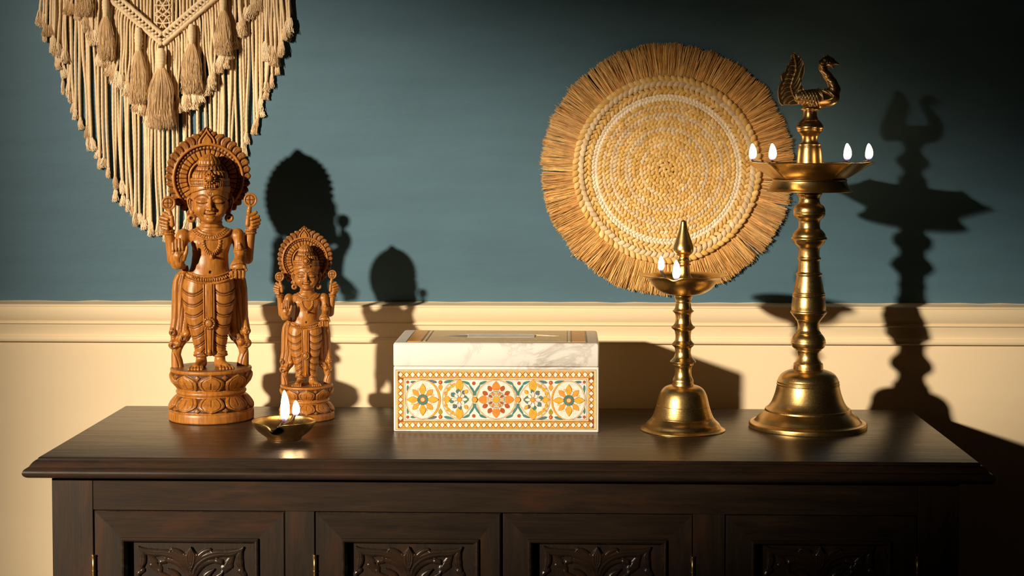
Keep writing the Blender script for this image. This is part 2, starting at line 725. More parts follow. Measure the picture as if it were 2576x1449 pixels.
XB0, XB1 = fx(131, 1215), fx(2412, 1215)
Z_RAIL = fz(1286, 700)
Z_BOT = 0.135
stiles = [(131, 234), (717, 791), (1744, 1824), (2310, 2412)]
for a, b in stiles:
    box('stile', fx(a), fx(b), FY, FY + 0.022, Z_BOT - 0.05, Z_RAIL if a not in (131, 2310) else BT, M['wood_v'], side, 0.0007, 1)
box('rail', fx(234) + 0.0002, fx(2310) - 0.0002, FY + 0.0003, FY + 0.022, Z_RAIL, BT, M['wood_h'], side, 0.0005, 1)
box('rail', fx(234), fx(2310), FY + 0.0003, FY + 0.022, Z_BOT - 0.05, Z_BOT - 0.002, M['wood_h'], side, 0.0005, 1)
box('side_panel', XB0 + 0.002, XB0 + 0.02, FY + 0.022, BK - 0.006, Z_BOT - 0.05, BT, M['wood_v'], side)
box('side_panel', XB1 - 0.02, XB1 - 0.002, FY + 0.022, BK - 0.006, Z_BOT - 0.05, BT, M['wood_v'], side)
box('back_panel', XB0 + 0.02, XB1 - 0.02, BK - 0.014, BK - 0.006, Z_BOT - 0.05, BT, M['wood_v'], side)
for x0 in (XB0, XB1 - 0.05):
    for y0 in (FY, BK - 0.058):
        box('leg', x0, x0 + 0.05, y0, y0 + 0.05, 0.0, Z_BOT - 0.05, M['wood_v'], side)


# --- surface nets: turns a sampled distance field into a quad mesh
def surface_nets(V, org, h):
    s = V < 0
    nx, ny, nz = V.shape
    cnt = np.zeros((nx - 1, ny - 1, nz - 1), np.uint8)
    for a in (0, 1):
        for b in (0, 1):
            for c in (0, 1):
                cnt += s[a:nx - 1 + a, b:ny - 1 + b, c:nz - 1 + c]
    act = (cnt > 0) & (cnt < 8)
    I, J, K = np.nonzero(act)
    idx = np.full(cnt.shape, -1, np.int32)
    idx[I, J, K] = np.arange(len(I))
    pos = np.zeros((len(I), 3), np.float32)
    num = np.zeros(len(I), np.float32)
    cor = {}
    for a in (0, 1):
        for b in (0, 1):
            for c in (0, 1):
                cor[(a, b, c)] = V[I + a, J + b, K + c]
    for ax in range(3):
        for u in (0, 1):
            for v in (0, 1):
                p = [0, 0, 0]
                oth = [k for k in range(3) if k != ax]
                p[oth[0]], p[oth[1]] = u, v
                q = list(p)
                q[ax] = 1
                va, vb = cor[tuple(p)], cor[tuple(q)]
                mk = (va < 0) != (vb < 0)
                t = np.where(mk, va / np.where(mk, va - vb, 1), 0)
                for d in range(3):
                    pos[:, d] += np.where(mk, (t if d == ax else p[d]), 0)
                num += mk
    pos /= num[:, None]
    pos += np.stack([I, J, K], -1)
    pos = pos * h + np.array(org, np.float32)
    quads = []
    # x edges
    e = s[:-1, 1:-1, 1:-1] != s[1:, 1:-1, 1:-1]
    i, j, k = np.nonzero(e)
    j += 1
    k += 1
    q = np.stack([idx[i, j - 1, k - 1], idx[i, j, k - 1], idx[i, j, k], idx[i, j - 1, k]], -1)
    fl_ = ~s[i, j, k]
    q[fl_] = q[fl_][:, ::-1]
    quads.append(q)
    e = s[1:-1, :-1, 1:-1] != s[1:-1, 1:, 1:-1]
    i, j, k = np.nonzero(e)
    i += 1
    k += 1
    q = np.stack([idx[i - 1, j, k - 1], idx[i - 1, j, k], idx[i, j, k], idx[i, j, k - 1]], -1)
    fl_ = ~s[i, j, k]
    q[fl_] = q[fl_][:, ::-1]
    quads.append(q)
    e = s[1:-1, 1:-1, :-1] != s[1:-1, 1:-1, 1:]
    i, j, k = np.nonzero(e)
    i += 1
    j += 1
    q = np.stack([idx[i - 1, j - 1, k], idx[i, j - 1, k], idx[i, j, k], idx[i - 1, j, k]], -1)
    fl_ = ~s[i, j, k]
    q[fl_] = q[fl_][:, ::-1]
    quads.append(q)
    Q = np.concatenate(quads)
    Q = Q[(Q >= 0).all(1)]
    return pos, Q


class Field:
    """distance field on a grid; coordinates: x right, y away from the viewer, z up"""
    def __init__(self, lo, hi, h):
        self.h = h
        self.lo = np.array(lo, float)
        n = [int(math.ceil((b - a) / h)) + 1 for a, b in zip(lo, hi)]
        self.ax = [(lo[i] + h * np.arange(n[i])).astype(np.float32) for i in range(3)]
        self.V = np.full(n, 9.0, np.float32)
        self.S = np.zeros(n, np.float32)

    def sub(self, lo, hi):
        sl = []
        for i in range(3):
            a = int(max(0, math.floor((lo[i] - self.lo[i]) / self.h)))
            b = int(min(len(self.ax[i]), math.ceil((hi[i] - self.lo[i]) / self.h) + 1))
            sl.append(slice(a, max(a, b)))
        X = self.ax[0][sl[0]][:, None, None]
        Yv = self.ax[1][sl[1]][None, :, None]
        Z = self.ax[2][sl[2]][None, None, :]
        return tuple(sl), X, Yv, Z

    def add(self, fn, lo, hi, k=0.0, pad=7.0):
        sl, X, Yv, Z = self.sub([a - pad - k for a in lo], [b + pad + k for b in hi])
        if self.V[sl].size == 0:
            return
        d = fn(X, Yv, Z)
        d = np.minimum(d, 9.0).astype(np.float32)
        a = self.V[sl]
        if k > 0:
            hh = np.clip(0.5 + 0.5 * (a - d) / k, 0, 1)
            self.V[sl] = a + (d - a) * hh - k * hh * (1 - hh)
        else:
            self.V[sl] = np.minimum(a, d)

    def cut(self, fn, lo, hi, k=0.0, pad=2.0, stain=0.0):
        sl, X, Yv, Z = self.sub([a - pad for a in lo], [b + pad for b in hi])
        d = -fn(X, Yv, Z)
        a = self.V[sl]
        if k > 0:
            hh = np.clip(0.5 - 0.5 * (a - d) / k, 0, 1)
            self.V[sl] = a + (d - a) * hh + k * hh * (1 - hh)
        else:
            self.V[sl] = np.maximum(a, d)
        if stain:
            self.S[sl] = np.maximum(self.S[sl], stain * (np.clip(1 + d, 0, 1)))

    def press(self, fn2, lo, hi, stain=0.0):
        """fn2(x,y,z) -> depth in px (positive carves in, negative raises)"""
        sl, X, Yv, Z = self.sub(lo, hi)
        if self.V[sl].size == 0:
            return
        g = fn2(X, Yv, Z)
        self.V[sl] = self.V[sl] + g
        if stain:
            self.S[sl] = np.maximum(self.S[sl], np.clip(g * stain, 0, 1))

    # primitives
    def cap(self, a, b, ra, rb, k=3.0, sq=(1, 1, 1)):
        a, b = np.array(a, float), np.array(b, float)
        r = max(ra, rb)
        lo = np.minimum(a, b) - r
        hi = np.maximum(a, b) + r
        ab = b - a
        L2 = (ab ** 2).sum() + 1e-9

        def fn(x, y, z):
            t = np.clip(((x - a[0]) * ab[0] + (y - a[1]) * ab[1] + (z - a[2]) * ab[2]) / L2, 0, 1)
            dx, dy, dz = x - a[0] - ab[0] * t, y - a[1] - ab[1] * t, z - a[2] - ab[2] * t
            return np.sqrt((dx * sq[0]) ** 2 + (dy * sq[1]) ** 2 + (dz * sq[2]) ** 2) - (ra + (rb - ra) * t)
        self.add(fn, lo, hi, k)

    def ell(self, c, r, k=3.0, rot=0.0, cut=False, stain=0.0):
        """ellipsoid; rot turns it in the x z plane (degrees)"""
        c = np.array(c, float)
        m = max(r)
        ca, sa = math.cos(math.radians(rot)), math.sin(math.radians(rot))

        def fn(x, y, z):
            dx, dy, dz = x - c[0], y - c[1], z - c[2]
            u = dx * ca + dz * sa
            v = -dx * sa + dz * ca
            k0 = np.sqrt((u / r[0]) ** 2 + (dy / r[1]) ** 2 + (v / r[2]) ** 2)
            k1 = np.sqrt((u / r[0] ** 2) ** 2 + (dy / r[1] ** 2) ** 2 + (v / r[2] ** 2) ** 2) + 1e-6
            return k0 * (k0 - 1.0) / k1
        if cut:
            self.cut(fn, c - m, c + m, k, stain=stain)
        else:
            self.add(fn, c - m, c + m, k)

    def loft(self, tab, k=3.0, relief=None):
        """tab rows: z, cx, cy, a, b"""
        T = np.array(sorted(tab), float)
        z0, z1 = T[0, 0], T[-1, 0]
        am, bm_ = T[:, 3].max(), T[:, 4].max()

        def fn(x, y, z):
            zz = np.clip(z, z0, z1)
            zs = zz.ravel()
            P_ = [np.interp(zs, T[:, 0], T[:, i]).astype(np.float32).reshape(zz.shape) for i in (1, 2, 3, 4)]
            dx, dy = x - P_[0], y - P_[1]
            k0 = np.sqrt((dx / P_[2]) ** 2 + (dy / P_[3]) ** 2)
            k1 = np.sqrt((dx / P_[2] ** 2) ** 2 + (dy / P_[3] ** 2) ** 2) + 1e-6
            d = k0 * (k0 - 1) / k1
            if relief is not None:
                d = d - relief(x, y, z, dx, dy)
            dz = np.maximum(z - z1, z0 - z)
            return np.maximum(d * 0.9, dz)
        self.add(fn, (T[:, 1].min() - am, T[:, 2].min() - bm_, z0), (T[:, 1].max() + am, T[:, 2].max() + bm_, z1), k)

    def torus(self, c, R, r, axis='y', k=1.0, sy=1.0, tilt=0.0):
        c = np.array(c, float)

        def fn(x, y, z):
            dx, dy, dz = x - c[0], y - c[1], (z - c[2])
            if axis == 'y':
                q = np.sqrt(dx ** 2 + (dz / sy) ** 2) - R
                return np.sqrt(q ** 2 + dy ** 2) - r
            dz = dz - tilt * dy
            q = np.sqrt(dx ** 2 + (dy / sy) ** 2) - R
            return np.sqrt(q ** 2 + dz ** 2) - r
        m = R * max(1, sy) + r
        self.add(fn, c - m, c + m, k)

    def engrave(self, pts, width, depth, ymax=1e9, ymin=-1e9, stain=0.0, pad=4.0):
        """groove (or ridge, depth<0) along a polyline in x z, on the side facing the viewer"""
        P_ = np.array(pts, float)
        lo = [P_[:, 0].min() - pad, max(ymin, self.lo[1]), P_[:, 1].min() - pad]
        hi = [P_[:, 0].max() + pad, min(ymax, self.ax[1][-1]), P_[:, 1].max() + pad]
        sl, X, Yv, Z = self.sub(lo, hi)
        if self.V[sl].size == 0:
            return
        best = None
        for p, q in zip(P_[:-1], P_[1:]):
            e = q - p
            t = np.clip(((X - p[0]) * e[0] + (Z - p[1]) * e[1]) / ((e ** 2).sum() + 1e-9), 0, 1)
            d = (X - p[0] - e[0] * t) ** 2 + (Z - p[1] - e[1] * t) ** 2
            best = d if best is None else np.minimum(best, d)
        g = depth * np.exp(-best / width ** 2)
        self.V[sl] += g.astype(np.float32)
        if stain:
            self.S[sl] = np.maximum(self.S[sl], stain * np.exp(-best / (width * 0.9) ** 2) + np.zeros_like(self.V[sl]))

    def mesh(self, name, mat, s, stain=True, mirror_x=None):
        V, F = surface_nets(self.V, self.lo, self.h)
        att = None
        if stain:
            ijk = np.clip(np.round((V - self.lo) / self.h).astype(int), 0, np.array(self.V.shape) - 1)
            att = {'stain': self.S[ijk[:, 0], ijk[:, 1], ijk[:, 2]]}
        if mirror_x is not None:
            V = V.copy()
            V[:, 0] = 2 * mirror_x - V[:, 0]
            F = F[:, ::-1]
        return mesh_np(name, V * s, F, mat, True, att)


# --- the carved scroll on a door panel, built once and shared by the four doors
def bez(p0, p1, p2, p3, n=14):
    t = np.linspace(0, 1, n)[:, None]
    p0, p1, p2, p3 = map(np.array, (p0, p1, p2, p3))
    return (1 - t) ** 3 * p0 + 3 * (1 - t) ** 2 * t * p1 + 3 * (1 - t) * t ** 2 * p2 + t ** 3 * p3


def door_carving():
    h = 1.15
    f = Field((-146, -13, -158), (146, 2, 8), h)
    X = f.ax[0][:, None].astype(float)
    Z = f.ax[2][None, :].astype(float)
    Hm = np.full((len(f.ax[0]), len(f.ax[2])), -3.0)

    def stroke(pts, wid, top, groove=0.0, ridge=0.7):
        nonlocal Hm
        pts = np.array(pts, float)
        n = len(pts)
        wd = np.interp(np.linspace(0, 1, n), np.linspace(0, 1, len(wid)), wid) * 1.35
        for sgn in (1, -1):
            P_ = pts * np.array([sgn, 1])
            bd = np.full(Hm.shape, 1e9)
            for i in range(n - 1):
                e = P_[i + 1] - P_[i]
                t = np.clip(((X - P_[i, 0]) * e[0] + (Z - P_[i, 1]) * e[1]) / ((e ** 2).sum() + 1e-9), 0, 1)
                d = np.sqrt((X - P_[i, 0] - e[0] * t) ** 2 + (Z - P_[i, 1] - e[1] * t) ** 2)
                wq = wd[i] + (wd[i + 1] - wd[i]) * t
                bd = np.minimum(bd, d / wq)
            r = np.clip(1 - bd, 0, 1)
            hh = np.where(bd < 1, top * (r ** 0.45) - groove * np.exp(-(bd / 0.22) ** 2), -3.0)
            Hm = np.maximum(Hm, hh)
    # measured from the photo, px right of / above the panel's centre line and the top of the carving
    stroke(bez((3, -62), (8, -30), (45, -10), (88, -12)), (9, 10, 9, 7), 8.5, 2.2)
    stroke(bez((88, -12), (105, -13), (122, -6), (134, 4)), (8, 8, 5, 1.5), 8.5, 2.0)
    stroke(bez((132, 0), (120, -12), (120, -34), (131, -56)), (2, 7, 8, 4), 8.0, 1.8)
    stroke(bez((124, -56), (134, -62), (140, -70), (130, -76)), (6, 6, 5, 2), 7.0)
    stroke(bez((6, -74), (14, -48), (36, -30), (66, -32)), (6, 7, 6, 4), 6.0, 1.0)
    stroke([(66, -32), (76, -34), (80, -38)], (6, 6, 2), 7.0)
    stroke(bez((4, -44), (14, -24), (30, -6), (48, -2)), (4, 6, 6, 3), 8.5, 1.5)
    stroke([(50, -3), (55, -9)], (3, 1.5), 7)
    stroke([(0, -52), (5, -34), (6, -18), (0, 4)], (4, 7, 8, 0.8), 11, 3.0)
    stroke([(0, -40), (10, -22), (17, -14)], (4, 7, 2), 9, 1)
    stroke([(0, -26), (14, -20), (20, -16)], (5, 6, 2), 6.5, 0)
    stroke([(104, -20), (96, -36), (86, -44)], (6, 9, 3), 5.0, 1)
    stroke([(100, -44), (84, -52), (76, -62)], (6, 9, 3), 5.0, 1)
    stroke(bez((30, -84), (38, -66), (50, -58), (60, -52)), (7, 8, 5, 1), 7.5, 2)
    stroke(bez((36, -90), (56, -80), (74, -72), (82, -56)), (6, 8, 6, 1), 7.5, 2)
    stroke(bez((0, -150), (4, -120), (8, -90), (2, -60)), (10, 8, 8, 5), 8.0, 2.0)
    stroke(bez((6, -110), (40, -110), (80, -100), (110, -84)), (5, 8, 8, 2), 7.0, 2.0)
    stroke(bez((6, -130), (40, -150), (90, -140), (126, -112)), (6, 9, 9, 2), 7.5, 2.0)
    stroke(bez((131, -78), (138, -95), (136, -112), (122, -126)), (4, 7, 7, 3), 7.5, 1.5)
    stroke(bez((6, -150), (50, -156), (90, -154), (134, -146)), (5, 6, 6, 2), 6.5, 1)
    # raised leaves are fretted: soft noise of the gouge
    f.V[:] = (-f.ax[1][None, :, None] - Hm[:, None, :]).astype(np.float32) * 0.72
    f.V[:] = np.maximum(f.V, (f.ax[1][None, :, None] - 0.5))
    f.V[:, :, 0] = 9
    f.V[0], f.V[-1] = 9, 9
    f.V[:, 0], f.V[:, -1] = 9, 9
    s = scale_at(on_y(500, 1400, FY))
    return f.mesh('carving', M['carved'], s, stain=False)


CARVE = door_carving()
Z_DOOR1 = Z_BOT
PAN_Y = FY + 0.0100
doors = [(236, 715, 303, 650, 1286.5, 1352, 481, 'l'), (793, 1259, 858, 1205, 1287.5, 1354, 1029, 'l'),
         (1265, 1743, 1327, 1679, 1289, 1356, 1502, 'r'), (1826, 2309, 1890, 2244, 1290, 1359, 2063, 'r')]
for (a, b, c, d, yt, yi, cc, hs) in doors:
    x0, x1, i0, i1 = fx(a), fx(b), fx(c), fx(d)
    zt = Z_RAIL - 0.0012
    zi = fz(yi, c)
    zb, zj = Z_BOT, Z_BOT + (zt - zi)
    yf, yb_ = FY + 0.0012, FY + 0.020
    # frame of the door: outer and inner rectangles
    V, F = [], []
    bv = 0.0012
    rings = [(0, 0, yb_), (0, 0, yf + bv), (bv, bv, yf)]
    R = []
    for (ox, oz, y) in rings:
        R.append([(x0 + ox, y, zb + oz), (x1 - ox, y, zb + oz), (x1 - ox, y, zt - oz), (x0 + ox, y, zt - oz)])
    R.append([(i0, yf, zj), (i1, yf, zj), (i1, yf, zi), (i0, yf, zi)])
    R.append([(i0, yb_, zj), (i1, yb_, zj), (i1, yb_, zi), (i0, yb_, zi)])
    for r_ in R:
        V += r_
    for i in range(len(R)):
        i2 = (i + 1) % len(R)
        for j in range(4):
            F.append([4 * i + j, 4 * i + (j + 1) % 4, 4 * i2 + (j + 1) % 4, 4 * i2 + j])
    dme = mesh_np('door', V, F, M['wood_v'], False, orient=True)
    dme.materials.append(M['wood_h'])
    for pi in (8, 10):                     # the door's rails, front faces
        dme.polygons[pi].material_index = 1
    dr = put('door', dme, side)
    # moulding: mitred, rounded ridge then a step down to the panel
    mp = [(0.0, -0.0002), (0.0004, -0.0024), (0.0022, -0.0036), (0.0040, -0.0030), (0.0052, -0.0008), (0.0060, 0.002), (0.0068, 0.0035), (0.0072, 0.0092), (0.0, 0.0092)]
    V, F = [], []
    for (o, dy) in mp:
        V += [(i0 + o, yf + dy, zj + o), (i1 - o, yf + dy, zj + o), (i1 - o, yf + dy, zi - o), (i0 + o, yf + dy, zi - o)]
    n = len(mp)
    for i in range(n):
        i2 = (i + 1) % n
        for j in range(4):
            F.append([4 * i + j, 4 * i + (j + 1) % 4, 4 * i2 + (j + 1) % 4, 4 * i2 + j])
    put('molding', mesh_np('molding', V, F, M['wood_h'], False, orient=True), dr)
    box('panel', i0 + 0.001, i1 - 0.001, PAN_Y, PAN_Y + 0.006, zj + 0.001, zi - 0.001, M['wood_v'], dr, 0)
    zc = on_y(cc, 1379, PAN_Y)[2]
    put('carving', CARVE, dr, (on_y(cc, 1380, PAN_Y)[0] - SBX, PAN_Y, zc))
    hx = x0 - 0.0006 if hs == 'l' else x1 + 0.0002
    zh = fz(1397, a)
    for zz in (zh - 0.055, Z_BOT + 0.05):
        pts = [(hx, FY - 0.0006, zz + k * 0.055 / 4) for k in range(5)]
        acc = Acc()
        acc.add(*tube(pts, 0.0023, 12))
        for k in (0.0, 0.33, 0.66, 1.0):
            acc.add(*tube([(hx, FY - 0.0006, zz + k * 0.055 - 0.0006), (hx, FY - 0.0006, zz + k * 0.055 + 0.0006)], 0.0027, 12))
        hg = put('hinge', acc.mesh('hinge', M['brass']), dr)
        hg['label'] = 'brass hinge barrel'
# ------------------------------------------------------------------ carved statues
# built in pixels of the photograph round the pedestal centre: x right, y away from the viewer, z up
CX0, CZ0 = 531.0, 1053.0


def q(px, py, f=0.0):
    return (px - CX0, -f, CZ0 - py)


def tab(rows, dx=0.0):
    """rows: py, px, f, a, b"""
    return [(CZ0 - r[0], r[1] - CX0 + dx, -r[2], r[3], r[4]) for r in rows]


def poly(*pts):
    return [(p[0] - CX0, CZ0 - p[1]) for p in pts]


def crv(a, b, c, d, n=9):
    return [tuple(v) for v in bez(a, b, c, d, n)]


def sstep(x, a, b):
    t = np.clip((x - a) / (b - a), 0, 1)
    return t * t * (3 - 2 * t)


BODY_TORSO = [(722, 527, 3, 56, 32), (705, 527, 3, 60, 34), (690, 528, 4, 54, 33), (675, 529, 5, 48, 31), (660, 530, 6, 45.5, 30), (640, 531, 6, 44, 29),
              (622, 533, 5, 47, 31), (606, 534, 4, 53, 32), (594, 534, 3, 57, 29), (584, 534, 1, 56, 25), (577, 534, 0, 47, 22), (571, 534, 0, 33, 19)]


def statue_body():
    h = 1.15
    f = Field((-132, -78, 122), (132, 42, 604), h)
    # torso, shoulders, chest
    f.loft(tab(BODY_TORSO), 4)
    for sx in (-1, 1):
        f.ell(q(532 + sx * 66, 592, 1), (17, 17, 17), 8)
        f.ell(q(533 + sx * 27, 611, 20), (20, 12, 16), 9)
        f.ell(q(533 + sx * 27, 611, 33.5), (2.2, 2, 2.2), 1.5)
    f.ell(q(531, 668, 22), (26, 14, 24), 12)
    f.ell(q(531, 682, 39), (3.2, 5, 3.6), 1.5, cut=True, stain=1)
    # neck with folds
    f.loft(tab([(585, 534, 0, 34, 24), (572, 534, 4, 29, 24), (560, 534, 6, 27, 24), (545, 533, 6, 28, 24)]), 4,
           lambda x, y, z, dx, dy: 1.0 * np.cos((CZ0 - z - 560) * 2 * math.pi / 9.0))
    # head
    f.loft(tab([(455, 532, 12, 43, 40), (470, 532, 13, 45, 42), (490, 532, 14, 46, 43), (508, 532, 14, 46, 43), (522, 532, 15, 43.5, 42),
                (534, 532, 16, 39, 39), (545, 532, 18, 32, 34), (553, 532, 20, 24, 27), (559, 532, 22, 15, 18), (562, 532, 23, 7, 9)]), 3)
    f.ell(q(532, 549, 46), (13, 11, 10), 9)
    for sx in (-1, 1):
        f.ell(q(532 + sx * 23, 526, 40), (15, 14, 14), 9)
        # eye socket, lid
        f.ell(q(532 + sx * 20, 503, 60), (14, 6, 6), 3, cut=True)
        f.ell(q(532 + sx * 20, 506.5, 47), (12.5, 9.5, 7.5), 2.0)
        e = sx
        f.engrave(poly(*crv((532 + e * 7.5, 508), (532 + e * 14, 513), (532 + e * 26, 513), (532 + e * 34, 507.5))), 1.15, 2.4, ymax=-20, stain=1.0)
        f.engrave(poly(*crv((532 + e * 8, 503), (532 + e * 13, 498), (532 + e * 27, 498), (532 + e * 34, 503))), 1.2, 1.0, ymax=-20, stain=0.35)
        f.engrave(poly(*crv((532 + e * 9, 513), (532 + e * 15, 517), (532 + e * 25, 517), (532 + e * 31, 513))), 1.2, 0.8, ymax=-20, stain=0.2)
        f.engrave(poly(*crv((532 + e * 3, 499), (532 + e * 8, 489), (532 + e * 27, 486), (532 + e * 39, 501))), 1.4, 1.9, ymax=-15, stain=0.8)
        f.engrave(poly(*crv((532 + e * 10, 527), (532 + e * 13, 530), (532 + e * 14, 534), (532 + e * 13, 538))), 1.8, 1.3, ymax=-20, stain=0.3)
        # nostril wing
        f.ell(q(532 + sx * 6.5, 525, 60), (5, 6, 4.4), 2.2)
        # ear: long lobe with an inner fold
        f.cap(q(532 + sx * 49, 503, 14), q(532 + sx * 45, 533, 18), 9.5, 6, 2, (1, 1.0, 0.8))
        f.engrave(poly(*crv((532 + sx * 44, 505), (532 + sx * 53, 492), (532 + sx * 56, 508), (532 + sx * 48, 524))), 1.5, 3.2, ymin=-40, ymax=8, stain=0.9)
        f.engrave(poly((532 + sx * 47, 506), (532 + sx * 46, 528)), 1.4, 2.6, ymin=-40, ymax=8, stain=0.8)
    f.cap(q(532, 496, 54), q(532, 524, 64), 3.0, 5.0, 3.5)
    f.ell(q(532, 525.5, 65), (4.6, 5, 4.2), 2.0)
    for sx in (-1, 1):
        f.ell(q(532 + sx * 4.5, 529.5, 62), (1.8, 3, 1.4), 1, cut=True, stain=1)
    f.engrave(poly((532, 530.5), (532, 534)), 1.3, 1.0, ymax=-30)
    # mouth
    f.ell(q(532, 535.5, 52), (12, 6.5, 3.2), 2.0)
    f.ell(q(532, 541.5, 52), (9.5, 6.5, 3.6), 2.0)
    f.engrave(poly(*crv((518.5, 535.5), (524, 540), (540, 540), (545.5, 535.5))), 1.1, 2.4, ymax=-30, stain=0.95)
    f.engrave(poly(*crv((524, 547.5), (529, 549.5), (535, 549.5), (540, 547.5))), 1.5, 1.2, ymax=-30, stain=0.2)
    # mark on the brow
    f.engrave(poly(*crv((528, 485), (526.5, 493), (537.5, 493), (536, 485))), 1.0, 1.5, ymax=-30, stain=0.9)
    f.engrave(poly((532, 484), (532, 488.5)), 1.1, 1.4, ymax=-30, stain=0.9)

    # rear arms (raised) and their fists, mirrored about the body's middle
    for sx in (-1, 1):
        def m(px, py, ff):
            return q(531 + sx * (531 - px), py, ff)
        f.cap(m(465, 594, -9), m(441, 650, -10), 17, 14.5, 5)
        f.cap(m(440, 652, -9), m(431, 590, -1), 15, 11.5, 4)
        f.cap(m(431, 590, -1), m(428, 574, 2), 10.5, 11, 3)
        f.ell(m(429, 560, 2), (15, 13, 17), 3)
        for i, (a, b) in enumerate((((410, 546), (428, 551)), ((407.5, 555), (426, 560)), ((409, 564), (426, 568)), ((413, 572), (427, 575)))):
            f.cap(m(a[0] + 2, a[1], 7), m(b[0], b[1], 14), 5.0, 4.6, 0.8)
            f.engrave([((m(a[0] - 2, a[1] + 4.6, 0))[0], (m(0, a[1] + 4.6, 0))[2]), ((m(b[0] + 1, b[1] + 4.6, 0))[0], (m(0, b[1] + 4.6, 0))[2])], 0.9, 1.8, ymin=-40, ymax=0, stain=0.8)
        f.cap(m(418, 536, 7), m(437, 546, 12), 5.0, 5.5, 1.0)
        f.cap(m(437, 546, 12), m(439, 565, 11), 5.5, 6, 2.0)
        for dz in (580, 587):
            f.torus(m(430.5, dz, 0), 12, 3.2, 'z', 0.6)
        f.press(lambda x, y, z: 0.9 * (np.sin(np.arctan2(y, x - (m(430.5, 0, 0))[0]) * 16) > 0.3), [m(430.5, 0, 0)[0] - 18, -20, CZ0 - 586], [m(430.5, 0, 0)[0] + 18, 20, CZ0 - 581])

    # front arm, open palm
    f.cap(q(464, 596, 4), q(449, 660, 14), 16.5, 14, 5)
    f.cap(q(449, 662, 16), q(455, 660, 44), 14, 12, 4)
    f.cap(q(455, 660, 44), q(455, 640, 50), 12.5, 14, 5)
    f.ell(q(455, 638, 52), (17.5, 8, 20), 4)
    for i, (bx, tx, ty) in enumerate(((441.5, 441, 606), (449, 448.5, 599), (456.5, 456.3, 597), (464, 463.8, 602))):
        f.cap(q(bx, 632, 55), q(tx, ty + 2, 53), 4.9, 4.0, 1.2)
    for xx in (445.2, 452.8, 460.4):
        f.engrave(poly((xx, 629), (xx, 600)), 0.8, 2.2, ymax=-35, stain=0.9)
    f.cap(q(466, 648, 54), q(473, 630, 56), 6, 4.5, 2.5)
    f.cap(q(473, 630, 56), q(475, 617, 56), 4.5, 3.4, 1)
    f.engrave(poly((438, 628), (468, 626)), 1.0, 1.4, ymax=-45, stain=0.8)
    f.engrave(poly(*crv((466, 634), (459, 638), (456, 648), (458, 655))), 1.0, 1.1, ymax=-45, stain=0.6)
    f.torus(q(455, 664, 38), 13.5, 3.2, 'z', 0.8, 0.95)
    f.torus(q(455, 670, 36), 13.0, 2.8, 'z', 0.8, 0.95)

    # front arm with the little vessel, fingers hanging
    f.cap(q(600, 596, 4), q(605, 645, 12), 16, 13.5, 5)
    f.cap(q(605, 648, 14), q(600, 664, 42), 13.5, 17, 5)
    f.ell(q(599, 669, 46), (20, 16, 17), 4)
    for i, xx in enumerate((583.5, 593, 602.5, 611.5)):
        f.cap(q(xx, 681, 57), q(xx, 694 - (1.5 if i in (0, 3) else 0), 55), 5.2, 4.6, 0.8)
    for xx in (588.3, 597.8, 607):
        f.engrave(poly((xx, 679), (xx, 700)), 0.9, 2.2, ymax=-40, stain=0.9)
    f.cap(q(614, 668, 56), q(618, 676, 56), 4.5, 4.0, 1.5)
    f.engrave(poly((581, 676), (617, 675)), 1.7, 3.2, ymax=-35, stain=0.85)
    f.engrave(poly(*crv((583, 665), (590, 659), (608, 659), (616, 662))), 1.3, 2.2, ymax=-35, stain=0.7)
    for dz in (628, 634):
        f.torus(q(604, dz, 9), 14, 2.9, 'z', 0.8)
    f.cap(q(604, 623, 22), q(604, 612, 22), 7.5, 2.0, 1.5)
    f.engrave(poly(*crv((598, 622), (599, 612), (609, 612), (610, 622))), 1.0, 1.3, ymax=-15, stain=0.7)

    # legs wrapped in cloth, with swags
    swL = [730, 757, 784, 811, 838, 863, 886]

    def swag(side, cx):
        def rel(x, y, z, dx, dy):
            u = (x - (cx - CX0)) / 30.0 * side        # +1 towards the middle
            py = CZ0 - z
            off = 6 - 17 * (np.clip(u, -1.15, 1.1) + 0.3) ** 2
            ph = py - off
            r = np.zeros(np.broadcast(x, y, z).shape, np.float32)
            for s0 in swL:
                for dd, dp in ((0, 2.6), (5.5, 1.8)):
                    r = r - dp * np.exp(-((ph - s0 - dd) / 1.35) ** 2)
                r = r + 0.9 * np.exp(-((ph - s0 - 2.8) / 1.8) ** 2)
            return r * (y < 6) * sstep(np.abs(x - (527 - CX0)), 8, 14)
        return rel
    LL = [(700, 502, 4, 36, 34), (720, 498, 6, 36, 35), (742, 495, 8, 34, 35), (770, 496, 9, 32, 34), (800, 500, 9, 29, 31), (830, 504, 8, 25, 28), (858, 506, 6, 20, 23), (882, 507, 4, 16, 18), (894, 507, 3, 14, 15)]
    LR = [(700, 552, 4, 36, 34), (720, 556, 6, 35, 35), (742, 558, 8, 33.5, 35), (770, 557, 9, 31, 34), (800, 553, 9, 29, 31), (830, 551, 8, 26, 28), (858, 551, 6, 20.5, 23), (882, 552, 4, 16, 18), (894, 552, 3, 14, 15)]
    f.loft(tab(LL), 3, swag(1, 496))
    f.loft(tab(LR), 3, swag(-1, 557))
    # stain in the swags
    for side, cx in ((1, 496), (-1, 557)):
        for s0 in swL:
            pts = []
            for u in np.linspace(-1.05, 0.95, 12):
                off = 6 - 17 * (u + 0.3) ** 2
                pts.append((cx + side * u * 30, s0 + off))
            f.engrave(poly(*pts), 1.5, 0.4, ymax=0, stain=0.95)
            f.engrave(poly(*[(a_, b_ + 5.5) for a_, b_ in pts]), 1.2, 0.2, ymax=0, stain=0.7)
